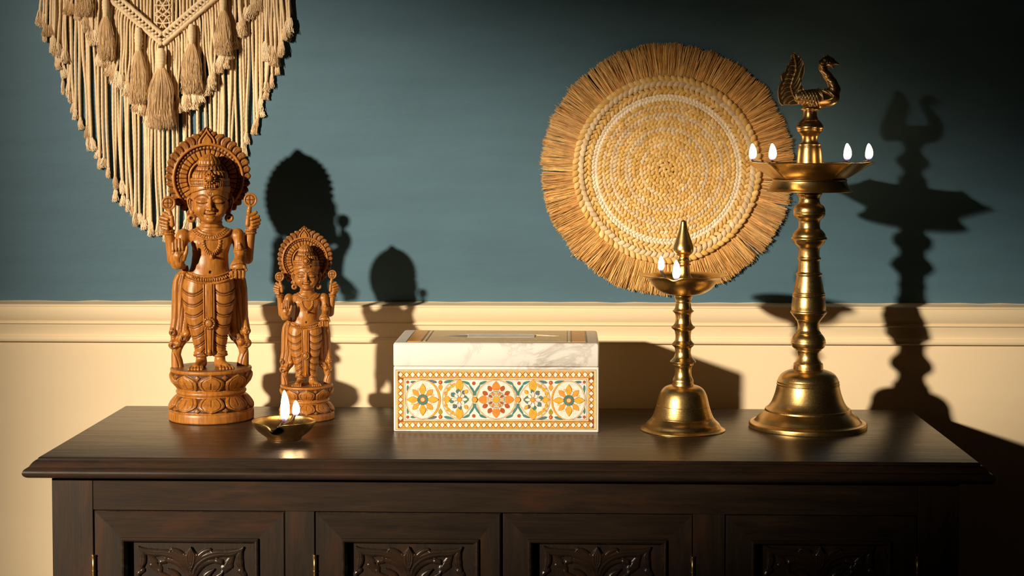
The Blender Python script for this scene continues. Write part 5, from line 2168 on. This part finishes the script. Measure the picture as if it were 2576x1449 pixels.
# medallions
for i, (cx, cy) in enumerate(MC):
    rx = (42.5, 43, 50.5, 43, 42.5)[i]
    n = 40
    if i in (1, 3):
        pts = []
        sg = 1 if i == 1 else -1
        for k in range(n):
            a = 2 * math.pi * k / n
            c, s_ = math.cos(a), math.sin(a)
            x = c * rx
            yv = s_ * RY
            if c * sg > 0:                       # waisted towards the centre
                t = (c * sg)
                yv = np.sign(s_) * RY * (1 - t) ** 0.62 * (1.0)
                x = sg * rx * 0.86 * t ** 0.9
            pts.append((cx + x, cy + yv))
    else:
        pts = [(cx + rx * math.cos(2 * math.pi * k / n), cy + RY * math.sin(2 * math.pi * k / n)) for k in range(n)]
    piece('medallion_line', [(cx + (p[0] - cx) * (1 + 0.9 / rx), cy + (p[1] - cy) * (1 + 0.5 / RY)) for p in pts], M['in_outline'], 9)
    piece('medallion_rim', pts, M['in_palegold'], 10)
    pts2 = [(cx + (p[0] - cx) * (1 - 2.4 / rx), cy + (p[1] - cy) * (1 - 1.6 / RY)) for p in pts]
    piece('medallion_line', pts2, M['in_outline'], 11)
    piece('medallion', [(cx + (p[0] - cx) * (1 - 0.7 / rx), cy + (p[1] - cy) * (1 - 0.7 / RY)) for p in pts2], M['in_white'], 12)
    if i in (0, 4):
        sgn = 1 if i == 0 else -1
        ringp('crescent', cx + sgn * 1.0, cy, rx - 0.6, RY - 1.5, 4.4, M['in_gold'], 13, 24, -62 if sgn > 0 else 118, 62 if sgn > 0 else 242)
        for k in range(8):
            outlined('petal', leaf(cx + 9 * math.cos(math.radians(22.5 + 45 * k)), cy + 9 * math.sin(math.radians(22.5 + 45 * k)), 22.5 + 45 * k, 22, 8, 0.62), M['in_lightgold'] if k % 2 else M['in_white'], 14)
        for k in range(4):
            outlined('petal', leaf(cx + 10 * math.cos(math.radians(45 + 90 * k)), cy + 10 * math.sin(math.radians(45 + 90 * k)), 45 + 90 * k, 26, 12, 0.6), M['in_gold'], 16)
        for k in range(8):
            a = 22.5 + 45 * k
            outlined('petal', leaf(cx + 10 * math.cos(math.radians(a)), cy + 10 * math.sin(math.radians(a)), a, 15, 6.5, 0.6), M['in_white'], 18)
        for k in range(4):
            outlined('petal', leaf(cx + 11 * math.cos(math.radians(90 * k)), cy + 11 * math.sin(math.radians(90 * k)), 90 * k, 29, 15, 0.48), M['in_yellow'], 20)
        disc('rosette_ring', cx, cy, 13.4, M['in_darkline'], 21, 24)
        disc('rosette_ring', cx, cy, 12.8, M['in_teal'], 22, 24)
        disc('rosette_ring', cx, cy, 7.4, M['in_red'], 23, 20)
        disc('rosette_eye', cx, cy, 5.2, M['in_lightgold'], 24)
    elif i in (1, 3):
        sg = 1 if i == 1 else -1
        for sv in (-1, 1):
            outlined('petal', leaf(cx, cy + sv * 50, -sv * 90, 34, 19, 0.42, 7, 0.8), M['in_yellow'], 14)
        outlined('petal', leaf(cx - sg * 42, cy, 0 if sg > 0 else 180, 20, 17, 0.55), M['in_yellow'], 14)
        # scalloped arc on the outer side
        for sv in (-1, 1):
            for k, (dx, dy_) in enumerate(((-33, 12), (-28, 24), (-18, 33))):
                outlined('scallop', leaf(cx + sg * (dx - 3), cy + sv * (dy_ - 5), math.degrees(math.atan2(sv * (0.7 + 0.25 * k) * 14, sg * (3 + 5 * k))) if True else 0, 17, 6.5, 0.5), M['in_yellow'], 14)
                outlined('scallop', leaf(cx + sg * (dx + 1), cy + sv * dy_, math.degrees(math.atan2(sv * 6, -sg * 8)), 9, 4.0, 0.3), M['in_yellow'], 15)
        for k in range(5):
            a = math.radians(90 + 45 * k) if sg > 0 else math.radians(-90 + 45 * k)
            ddx, ddy = math.cos(a), math.sin(a)
            outlined('leaf', leaf(cx + ddx * 14 - ddy * 6, cy + ddy * 15 + ddx * 6, math.degrees(a) + 60, 13, 9, 0.4), M['in_teal'] if k % 2 else M['in_slate'], 15)
            outlined('leaf', leaf(cx + ddx * 15, cy + ddy * 16, math.degrees(a) - 20, 11, 8, 0.4), M['in_teal'], 15)
        for sv in (-1, 1):
            outlined('leaf', leaf(cx + sg * 24, cy + sv * 3, 180 - sg * sv * 0 + (sv * 40 if sg > 0 else -sv * 40) + (0 if sg > 0 else 180), 24, 8, 0.5), M['in_teal'], 15)
            outlined('petal', leaf(cx + sg * 12, cy + sv * 15, math.degrees(math.atan2(sv * 9, sg * 10)), 13, 9, 0.5), M['in_yellow'], 16)
        for k in range(8):
            outlined('petal', leaf(cx + 4 * math.cos(math.radians(45 * k)), cy + 4 * math.sin(math.radians(45 * k)), 45 * k, 16.5 if k % 2 == 0 else 13.5, 7.6, 0.55), M['in_white'], 18)
        disc('rosette_eye', cx, cy, 6.4, M['in_outline'], 19)
        disc('rosette_eye', cx, cy, 5.6, M['in_gold'], 20)
    else:
        for k in range(4):
            outlined('petal', leaf(cx + 20 * math.cos(math.radians(90 * k)), cy + 20 * math.sin(math.radians(90 * k)), 90 * k, 26, 20, 0.42, 8, 0.85), M['in_orange'], 14)
        for k in range(8):
            a = math.radians((30, 60, 120, 150, 210, 240, 300, 330)[k])
            outlined('petal', leaf(cx + 24.5 * math.cos(a), cy + 24.5 * math.sin(a), math.degrees(a), 15, 10.5, 0.5, 6, 0.7), M['in_red'], 14)
        disc('rosette_ring', cx, cy, 23.4, M['in_pale'], 16, 32)
        disc('rosette_ring', cx, cy, 21.4, M['in_slate'], 17, 32)
        disc('rosette_ring', cx, cy, 20.4, M['in_pale'], 18, 32)
        for k in range(12):
            a = 30 * k
            outlined('petal', leaf(cx + 10.5 * math.cos(math.radians(a)), cy + 10.5 * math.sin(math.radians(a)), a, 9.8, 6.0, 0.65, 6, 0.6), M['in_lightgold'] if k % 3 == 0 else M['in_red'] if k % 2 else M['in_orange'], 20)
        disc('rosette_ring', cx, cy, 10.2, M['in_pale'], 21, 24)
        disc('rosette_eye', cx, cy, 8.6, M['in_outline'], 22, 20)
        disc('rosette_eye', cx, cy, 8.0, M['in_yellow'], 23, 20)
for mx in (z5(1030, 943)[0], z5(1530, 943)[0]):
    disc('boss', mx, MC[2][1], 7.2, M['in_outline'], 25, 20)
    disc('boss', mx, MC[2][1], 6.5, M['in_gold'], 26, 20)

# inlay of the lid's top, thin plates round the slot
TT = 0.00025


def top_plate(name, pts, mat, lvl, hole=None):
    n = len(pts)
    V = [(x, y, zt + TT * lvl) for x, y in pts]
    loops = [[Vector((x, y, 0)) for x, y in pts]]
    if hole:
        V += [(x, y, zt + TT * lvl) for x, y in hole]
        loops.append([Vector((x, y, 0)) for x, y in hole])
    F = [list(t) for t in tessellate_polygon(loops)]
    k = len(V)
    V += [(v[0], v[1], zt - 0.0008) for v in V]
    F += [[i, (i + 1) % n, k + (i + 1) % n, k + i] for i in range(n)]
    if hole:
        m_ = len(hole)
        F += [[n + i, n + (i + 1) % m_, k + n + (i + 1) % m_, k + n + i] for i in range(m_)]
    me = mesh_np(name, V, F, mat, False)
    bm = bmesh.new()
    bm.from_mesh(me)
    for f in bm.faces:
        if abs(f.normal.z) > 0.9 and f.normal.z < 0:
            f.normal_flip()
    bm.to_mesh(me)
    bm.free()
    return put(name, me, lid)


ix, iy0, iy1 = lw - 0.017, 0.010, BD - 0.010
hc = np.mean(np.array(HOLE), axis=0)
HB2 = [tuple(hc + (np.array(p) - hc) * 1.012) for p in HOLE]
top_plate('lid_line', rect(-ix - 0.0014, iy0 - 0.0012, ix + 0.0014, iy1 + 0.0012), M['in_darkline'], 1, HB2)
top_plate('lid_panel', rect(-ix, iy0, ix, iy1), M['in_ochre'], 2, HB2)
for sx in (-1, 1):
    for (o0, o1, mt, lv) in ((0.001, 0.018, 'in_gold', 3), (0.019, 0.0198, 'in_darkline', 3), (0.021, 0.024, 'in_palegold', 3), (0.0246, 0.0252, 'in_darkline', 3)):
        top_plate('lid_band', rect(min(sx * (ix - o0), sx * (ix - o1)), iy0 + 0.001, max(sx * (ix - o0), sx * (ix - o1)), iy1 - 0.001), M[mt], lv)
# folded tissue lying in the slot, and inlaid corners of the slot walls
xs0, xs1 = HOLE[0][0], max(p[0] for p in HOLE)
t0, t1 = xs0 + (xs1 - xs0) * 0.24, xs0 + (xs1 - xs0) * 0.80
ti = bm_obj('slot_lining', box_bm(t0, t1, hc[1] - 0.016, hc[1] + 0.0185, zt - 0.010, zt + 0.0004, 0.0008, 2), M['tissue'], lid)
ti['label'] = 'bright white lining of the slot'
for sx, xa, xb in ((-1, xs0 + 0.004, t0 - 0.001), (1, t1 + 0.001, xs1 - 0.004)):
    tip = (xa, hc[1]) if sx < 0 else (xb, hc[1])
    bs = t0 - 0.0005 if sx < 0 else t1 + 0.0005
    wv = 0.0165 if sx < 0 else 0.0125
    pts = [tip, (bs, hc[1] - wv), (bs, hc[1] + wv)]
    me = prism('slot_inlay', pts, zt - 0.010, zt - 0.0002, M['in_slate'] if sx < 0 else M['in_ochre'], lid, False)
    put('slot_inlay', me, lid)
# ------------------------------------------------------------------ round braided wall disc
DC = on_y(1678, 427, WALL_Y - 0.012)
SDI = scale_at(DC)
dsk = thing('wall_disc', 'round braided straw disc with a long fringe, hanging on the blue wall', 'wall decoration', (DC[0], WALL_Y, DC[2]))


def icolobe(nu=8, nv=5):
    th = np.linspace(0, 2 * math.pi, nu, endpoint=False)
    ph = np.linspace(-math.pi / 2, math.pi / 2, nv + 1)
    V = np.stack([np.cos(ph)[:, None] * np.cos(th)[None], np.cos(ph)[:, None] * np.sin(th)[None], np.sin(ph)[:, None] + 0 * th[None]], -1)
    return V.reshape(-1, 3), grid_faces(nv + 1, nu, True)


LV, LF = icolobe(10, 6)
STRAW = [srgb(240, 200, 125), srgb(233, 188, 102), srgb(245, 210, 142), srgb(228, 184, 108), srgb(238, 198, 130)]
CREAM = [srgb(238, 214, 176), srgb(232, 206, 162), srgb(228, 198, 156)]
WHITE = [srgb(250, 234, 206), srgb(246, 228, 198)]
rgd = np.random.default_rng(21)


def pick(kind):
    if kind == 's':
        c = STRAW[rgd.integers(5)]
    elif kind == 'c':
        c = CREAM[rgd.integers(3)]
    elif kind == 'w':
        return np.array(WHITE[rgd.integers(2)])
    else:                                   # mixed
        c = CREAM[rgd.integers(3)] if rgd.random() < 0.42 else STRAW[rgd.integers(5)]
    return np.array(c) * rgd.uniform(0.86, 1.06)


rings = [(236, 210, 's', 'c', 15), (210, 191, 's', 's', 14), (190, 173, 'w', 'w', 9), (173, 154, 's', 'm', 11), (154, 135, 's', 'c', 11), (135, 116, 'm', 's', 11),
         (116, 97.5, 's', 'c', 11), (97.5, 78.5, 'm', 's', 11), (78.5, 59.5, 's', 'm', 11), (59.5, 40, 's', 's', 10), (40, 20, 's', 's', 10), (20, 2, 's', 's', 9)]
for (r1, r0, ko, ki, sp) in rings:
    w_ = r1 - r0
    acc = Acc()
    rm = (r1 + r0) / 2
    n = max(5, int(round(2 * math.pi * rm / sp)))
    for j, (rc, kd, sg) in enumerate(((rm + w_ * 0.235, ko, 1), (rm - w_ * 0.235, ki, -1))):
        for i in range(n):
            a = 2 * math.pi * (i + (0.5 if j else 0)) / n + rgd.normal(0, 0.1) / n
            la = sp * 0.86 * rgd.uniform(0.94, 1.1) * (rc / rm) ** 0.5
            wb_ = w_ * 0.30 * rgd.uniform(0.93, 1.07)
            hb = w_ * 0.22
            tilt = math.radians(36 * sg + rgd.normal(0, 5))
            V = LV * np.array([la, wb_, hb])
            V[:, 2] *= 0.9
            # pointed ends and a dip along the sliver
            V[:, 1] *= (1 - 0.45 * np.abs(LV[:, 0]) ** 3)
            tx, tz = -math.sin(a), math.cos(a)
            rx_, rz_ = math.cos(a), math.sin(a)
            ca, sa = math.cos(tilt), math.sin(tilt)
            du = V[:, 0] * ca - V[:, 1] * sa
            dv = V[:, 0] * sa + V[:, 1] * ca
            # lean: the far end tucks under its neighbour
            dep = V[:, 2] + 0.22 * du * (1)
            X_ = rx_ * (rc + dv) + tx * du
            Z_ = rz_ * (rc + dv) + tz * du
            Yy = -(dep + w_ * 0.30 + rgd.uniform(-0.5, 0.5)) - 5
            acc.add(np.stack([X_, Yy, Z_], -1) * SDI, LF, pick(kd))
    # core strand that closes the gaps
    th = np.linspace(0, 2 * math.pi, 120)
    V, F = tube(np.stack([np.cos(th) * rm, np.full(120, -5.0 - w_ * 0.12), np.sin(th) * rm], -1) * SDI, w_ * 0.27 * SDI, 8)
    acc.add(V, F, np.array(STRAW[3]) * 0.55)
    o = put('braid', acc.mesh('braid', M['straw'], True, orient=True), dsk)
    if ko == 'w':
        o['label'] = 'white cotton braid ring'
V, F = tube(np.array([(0, -3, 0), (0, -5, 0), (0, -9, 0), (0, -11, 0)]) * SDI, np.array([3, 9, 8, 3]) * SDI, 12)
# backing
V, F = lathe([(0.01, 0), (232 * SDI, 0), (234 * SDI, 3 * SDI), (230 * SDI, 5 * SDI), (0.01, 5 * SDI)], 64, raw=True)
V = np.stack([V[:, 0], -V[:, 2], V[:, 1]], -1)
put('backing', mesh_np('backing', V, F, plain('straw_backing', (0.30, 0.18, 0.07), 0.9), True, orient=True), dsk)

# fringe: thousands of strands, one part
NS = 5200
a = rgd.uniform(0, 2 * math.pi, NS)
clump = np.interp(a, np.linspace(0, 2 * math.pi, 260), rgd.normal(0, 1, 260))
clump2 = np.interp(a, np.linspace(0, 2 * math.pi, 60), rgd.normal(0, 1, 60))
Lr = 316 + 2.2 * clump + 2.0 * clump2 + rgd.normal(0, 2.0, NS)
Lr = np.where(rgd.random(NS) < 0.02, Lr + rgd.uniform(2, 8, NS), Lr)
t = np.linspace(0, 1, 6)
drift = 0.012 * clump + 0.012 * clump2 + rgd.normal(0, 0.010, NS)
ph = rgd.uniform(0, 6.28, NS)
dep = rgd.uniform(2.5, 14, NS)
rad = 228 + (Lr[:, None] - 228) * t[None]
ang = a[:, None] + drift[:, None] * t[None] + 0.004 * np.sin(ph[:, None] + 5 * t[None])
yy = -(6 + (dep[:, None] - 6) * np.clip(t[None] * 2.2, 0, 1) + 0.8 * np.sin(ph[:, None] * 3 + 7 * t[None]))
pts = np.stack([np.cos(ang) * rad, yy, np.sin(ang) * rad], -1)      # NS,6,3
cen = np.floor(a / 0.036) * 0.036 + 0.018 + 0.006 * np.sin(a * 40)
ang = ang - ((a - cen) * 0.55)[:, None] * t[None]
pts = np.stack([np.cos(ang) * rad, yy, np.sin(ang) * rad], -1)
wd = np.array([1.0, 1.1, 1.1, 1.05, 0.95, 0.6])[None] * rgd.uniform(0.7, 1.25, NS)[:, None]
tx = np.stack([-np.sin(ang), 0 * ang, np.cos(ang)], -1)
V = np.empty((NS, 6, 3, 3))
for k in range(3):
    aa = math.radians(90 + 120 * k)
    V[:, :, k] = pts + wd[..., None] * (tx * math.cos(aa) + np.array([0, -1, 0]) * math.sin(aa))
V = V.reshape(-1, 3) * SDI
f0 = grid_faces(6, 3, True)
F = (f0[None] + (np.arange(NS) * 18)[:, None, None]).reshape(-1, 4)
base = np.array([srgb(228, 184, 116), srgb(218, 170, 98), srgb(236, 194, 128), srgb(204, 152, 86), srgb(240, 204, 140)])
cc_ = base[rgd.integers(0, 5, NS)] * rgd.uniform(0.75, 1.12, NS)[:, None] * (1 - 0.06 * clump)[:, None]
C = np.repeat(np.clip(cc_ * 1.17, 0, 1), 18, axis=0)
fr = put('fringe', mesh_np('fringe', V, F, M['jute'], False, {'tint': C}), dsk)
fr['kind'] = 'stuff'
# ------------------------------------------------------------------ macrame hanging
MCN = on_y(416, 0, WALL_Y - 0.01)
SM = scale_at(MCN)
mac = thing('macrame_hanging', 'cream cotton macrame wall hanging of knotted cords and tassels behind the tall statue', 'wall hanging', (MCN[0], WALL_Y, MCN[2]))
rm_ = np.random.default_rng(33)


def mp_(x, y, d):
    """photo px -> local; d = px in front of the wall"""
    return ((x - 416) * SM, -d * SM, -y * SM)


TOPY = -150
# the stick that carries it, above the picture
V, F = tube(np.array([mp_(60, TOPY, 9), mp_(400, TOPY, 9), mp_(772, TOPY, 9)]), 9 * SM, 16)
put('dowel', mesh_np('dowel', V, F, M['dowel'], True, orient=True), mac)


def fray(w, ln, n=46, seed=0, rs=0.62, wave=1.0, flare=0.5):
    """bunch of fine strands hanging from the origin"""
    g = np.random.default_rng(seed)
    t = np.linspace(0, 1, 7)
    a = g.uniform(0, 2 * math.pi, n)
    r = np.sqrt(g.uniform(0, 1, n))
    L = ln * g.uniform(0.78, 1.05, n)
    ph = g.uniform(0, 6.28, (2, n))
    sp = np.interp(t, [0, 0.25, 0.6, 0.85, 1], [0.42, 0.72, 0.86, 1.0, 1.12])[None] if flare else (0.32 + 0.68 * np.minimum(t * 2.4, 1) ** 0.8)[None] * (1 + 0.10 * t[None])
    cl = g.integers(0, 5, n)
    cph = g.uniform(0, 6.28, 5)[cl]
    x = np.cos(a)[:, None] * r[:, None] * w / 2 * sp + wave * (1.3 * t[None] * np.sin(ph[0][:, None] + t[None] * 6) + 1.6 * t[None] * np.sin(cph[:, None] + t[None] * 6))
    y = np.sin(a)[:, None] * r[:, None] * w / 2 * 0.62 * sp + wave * 0.6 * t[None] * np.sin(ph[1][:, None] + t[None] * 4)
    z = -L[:, None] * t[None]
    pts = np.stack([x, y, z], -1)
    wd = rs * np.array([1.2, 1.2, 1, 1, 1, .9, .5])[None] * g.uniform(0.8, 1.2, n)[:, None]
    V = np.empty((n, 7, 3, 3))
    for k in range(3):
        aa = math.radians(-90 + 120 * k)
        V[:, :, k] = pts + wd[..., None] * np.array([math.cos(aa), math.sin(aa), 0])
    f0 = grid_faces(7, 3, True)
    F = (f0[None] + (np.arange(n) * 21)[:, None, None]).reshape(-1, 4)
    return mesh_np('frayed_end', V.reshape(-1, 3) * SM, F, M['cotton_fray'], False)


FR = [fray(12, 30, 110, s) for s in range(6)]
FRW = [fray(17, 32, 150, 50 + s) for s in range(5)]


def cord(x, y0, y1, d, r=3.6, lean=0.0, frayed=True, wig=1.0, name='cord', bend=None, big_=False):
    n = max(6, int((y1 - y0) / 3.4))
    t = np.linspace(0, 1, n)
    k = rm_.uniform(0, 6.28, 3)
    xs = x + lean * t ** 1.6 + wig * (2.0 * np.sin(t * 5 + k[0]) + 1.0 * np.sin(t * 13 + k[1])) * t
    ys = y0 + (y1 - y0) * t
    ds = d + wig * 1.2 * np.sin(t * 7 + k[2])
    if bend is not None:
        xs = xs + bend * (1 - np.clip(t * (y1 - y0) / 26.0, 0, 1)) ** 2
    ds = np.maximum(ds, r + 0.6)
    pts = np.stack([(xs - 416), -ds, -ys], -1) * SM
    V, F = tube(pts, r * SM, 9 if False else 8, ply=3, pitch=r * 1.6 * SM, phase=k[0])
    o = put(name, mesh_np(name, V, F, M['cotton'], True, orient=True), mac)
    if frayed:
        m_ = (FRW if big_ else FR)[rm_.integers(5)]
        e = put('frayed_end', m_, o, tuple(pts[-1] + np.array([0, 0, 2 * SM])))
        e.rotation_euler = (0, rm_.normal(0, 0.10), rm_.choice([0, 0.5, -0.6, 3.1]))
        e.scale = (rm_.uniform(1.0, 1.5), 1.15, rm_.uniform(0.85, 1.25))
    return o


def hem(x):
    """bottom outline of the back layer"""
    return np.interp(abs(x - 416), [0, 30, 60, 100, 140, 190, 215, 245, 270, 300, 318, 335], [606, 596, 578, 548, 474, 394, 345, 275, 202, 112, 30, -40])


# back layer: long cords
x = 100.0
i = 0
gaps = [(232, 240), (262, 272), (306, 313), (345, 352), (440, 452), (478, 486), (505, 512), (548, 555)]
while x < 734:
    e = hem(x) - 24 + rm_.uniform(-12, 8)
    if any(a < x < b for a, b in gaps):
        x += 4
        continue
    r = rm_.uniform(3.1, 4.3)
    cord(x, TOPY + 2, e, rm_.uniform(5, 9), r, lean=rm_.normal(0, 6) - (x - 416) * 0.012, wig=rm_.uniform(0.8, 2.2))
    x += r * 1.75 + rm_.uniform(0.2, 2.6)
    i += 1


def tiered(xs, endf, topf, d, r0=3.2, jit=9, big_=True, lean=0.02, bend=0.0):
    for xx in xs:
        e = endf(xx) - 20 + rm_.uniform(-jit, jit)
        cord(xx, topf(xx), e, d + rm_.uniform(-1.5, 1.5), rm_.uniform(r0 - .3, r0 + .5), lean=rm_.normal(0, 3) + (xx - 416) * lean, big_=big_,
             bend=bend * np.sign(xx - 416) * -1 if bend else None)


# outermost short tier at both flanks
def spaced(a, b, st):
    out, v = [], a
    while v < b:
        out.append(v)
        v += st * rm_.uniform(0.8, 1.2)
    return out


tiered(spaced(104, 172, 7), lambda x: np.interp(x, [100, 120, 140, 165, 175], [30, 80, 120, 150, 130]), lambda x: TOPY + 2, 15)
tiered(spaced(662, 732, 7), lambda x: np.interp(x, [660, 690, 710, 735], [130, 150, 100, 35]), lambda x: TOPY + 2, 15)
tiered(spaced(176, 232, 7.5), lambda x: np.interp(x, [176, 200, 232], [22, 34, 60]), lambda x: TOPY + 2, 17)
tiered(spaced(600, 656, 7.5), lambda x: np.interp(x, [600, 630, 656], [70, 30, 10]), lambda x: TOPY + 2, 17)
tiered(spaced(222, 256, 7), lambda x: np.interp(x, [222, 256], [70, 118]), lambda x: TOPY + 2, 20)
tiered(spaced(570, 606, 7), lambda x: np.interp(x, [570, 606], [118, 70]), lambda x: TOPY + 2, 20)


def band_y(x):
    """lower edge of the V bands"""
    return np.interp(abs(x - 411), [0, 124, 260], [118, 12, -104])


# cords that hang from the V
tiered(spaced(262, 398, 6.6), lambda x: np.interp(x, [255, 290, 320, 345, 375, 398], [155, 185, 222, 258, 300, 315]), lambda x: band_y(x) - 3, 24, 2.9, 7, True, 0.05, bend=5)
tiered(spaced(426, 572, 6.6), lambda x: np.interp(x, [426, 450, 480, 510, 545, 572], [300, 262, 262, 230, 170, 130]), lambda x: band_y(x) - 3, 24, 2.9, 7, True, 0.05, bend=5)

# inner cords above the V, and the knotted centre column
for xx in (334, 343, 352, 361, 369, 378, 443, 452, 461, 470, 480, 489):
    cord(xx, TOPY + 2, band_y(xx) - 30, 14, 3.1, wig=0.5, frayed=False)
for xx in (389, 434):
    cord(xx, TOPY + 2, 76, 20, 3.0, wig=0.4, frayed=False, name='column_cord')
for k in range(5):
    yc = 58 - 44 * k
    for sg in (-1, 1):
        for (p0, p1, p2, p3) in (((411, yc + 22), (411 + sg * 22, yc + 14), (411 + sg * 22, yc - 12), (411, yc - 22)),
                                 ((411 + sg * 20, yc + 20), (411 + sg * 6, yc + 16), (411 + sg * 4, yc + 4), (411, yc)),
                                 ((411, yc), (411 + sg * 4, yc - 4), (411 + sg * 6, yc - 16), (411 + sg * 20, yc - 20)),
                                 ((411 - sg * 2, yc), (411 + sg * 10, yc + 3), (411 + sg * 13, yc - 3), (411 + sg * 20, yc))):
            P_ = np.array([mp_(x_, y_, 22 + (1 if sg > 0 else 0)) for x_, y_ in crv(p0, p1, p2, p3, 12)])
            V, F = tube(P_, 2.1 * SM, 8, ply=3, pitch=4.2 * SM)
            put('net_cord', mesh_np('net_cord', V, F, M['cotton'], True, orient=True), mac)
# the bands: two rolled cords with a row of hitches between, on each side
for sg in (-1, 1):
    for off, rr in ((-31, 5.4), (-5, 5.6)):
        P_ = [mp_(411 + sg * t_, np.interp(t_, [0, 124, 260], [118, 12, -104]) + off + (0 if off > -20 else 0), 30) for t_ in np.linspace(1, 258, 80)]
        V, F = tube(np.array(P_), rr * SM, 12, ply=3, pitch=15 * SM)
        b_ = put('band_roll', mesh_np('band_roll', V, F, M['cotton'], True, orient=True), mac)
    for row, off in ((0, -23.5), (1, -13.5)):
        for k in range(30):
            t_ = 6 + k * 8.4
            yb__ = np.interp(t_, [0, 124, 260], [118, 12, -104]) + off
            ln = 5.4
            d0_ = np.array([sg * 0.76, 0.65]) * ln
            d0_ = np.array([d0_[0] * 0.9, (-0.1 if row else 0.5) * ln])
            P_ = [mp_(411 + sg * t_ - d0_[0], yb__ - d0_[1], 29), mp_(411 + sg * t_, yb__, 33), mp_(411 + sg * t_ + d0_[0], yb__ + d0_[1], 29)]
            V, F = tube(smooth_profile(P_, 3), 3.6 * SM, 8)
            put('hitch_knot', mesh_np('hitch_knot', V, F, M['cotton'], True, orient=True), mac)


# wrapped tassels
def tassel(x, y, kw, kh, sw, sl, d, seed):
    r_ = []
    for t_ in np.linspace(0, 1, 26):
        rr = kw / 2 * (0.42 + 0.58 * math.sin(math.pi * t_ ** 0.8) ** 0.7) * (1 + 0.05 * math.cos(t_ * 44))
        r_.append((rr * SM, -t_ * kh * SM))
    V, F = lathe([(0.0001, 0)] + r_ + [(0.0001, -kh * SM)], 20, raw=True)
    k = put('tassel_knot', mesh_np('tassel_knot', V, F, M['cotton'], True, orient=True), mac, mp_(x, y, d))
    g = fray(sw, sl, 520, seed, 0.85, 2.2, 0)
    s_ = put('tassel_skirt', g, k, (0, 0, -kh * 0.86 * SM))
    s_['kind'] = 'stuff'
    return k


tassel(409, 122, 27, 56, 62, 150, 40, 101)
tassel(352, 70, 20, 62, 36, 132, 38, 102)
tassel(486, 62, 19, 56, 46, 122, 38, 103)
tassel(270, -10, 18, 58, 36, 108, 38, 104)
tassel(566, -24, 18, 58, 36, 110, 38, 105)
tassel(214, -70, 18, 58, 40, 60, 30, 106)
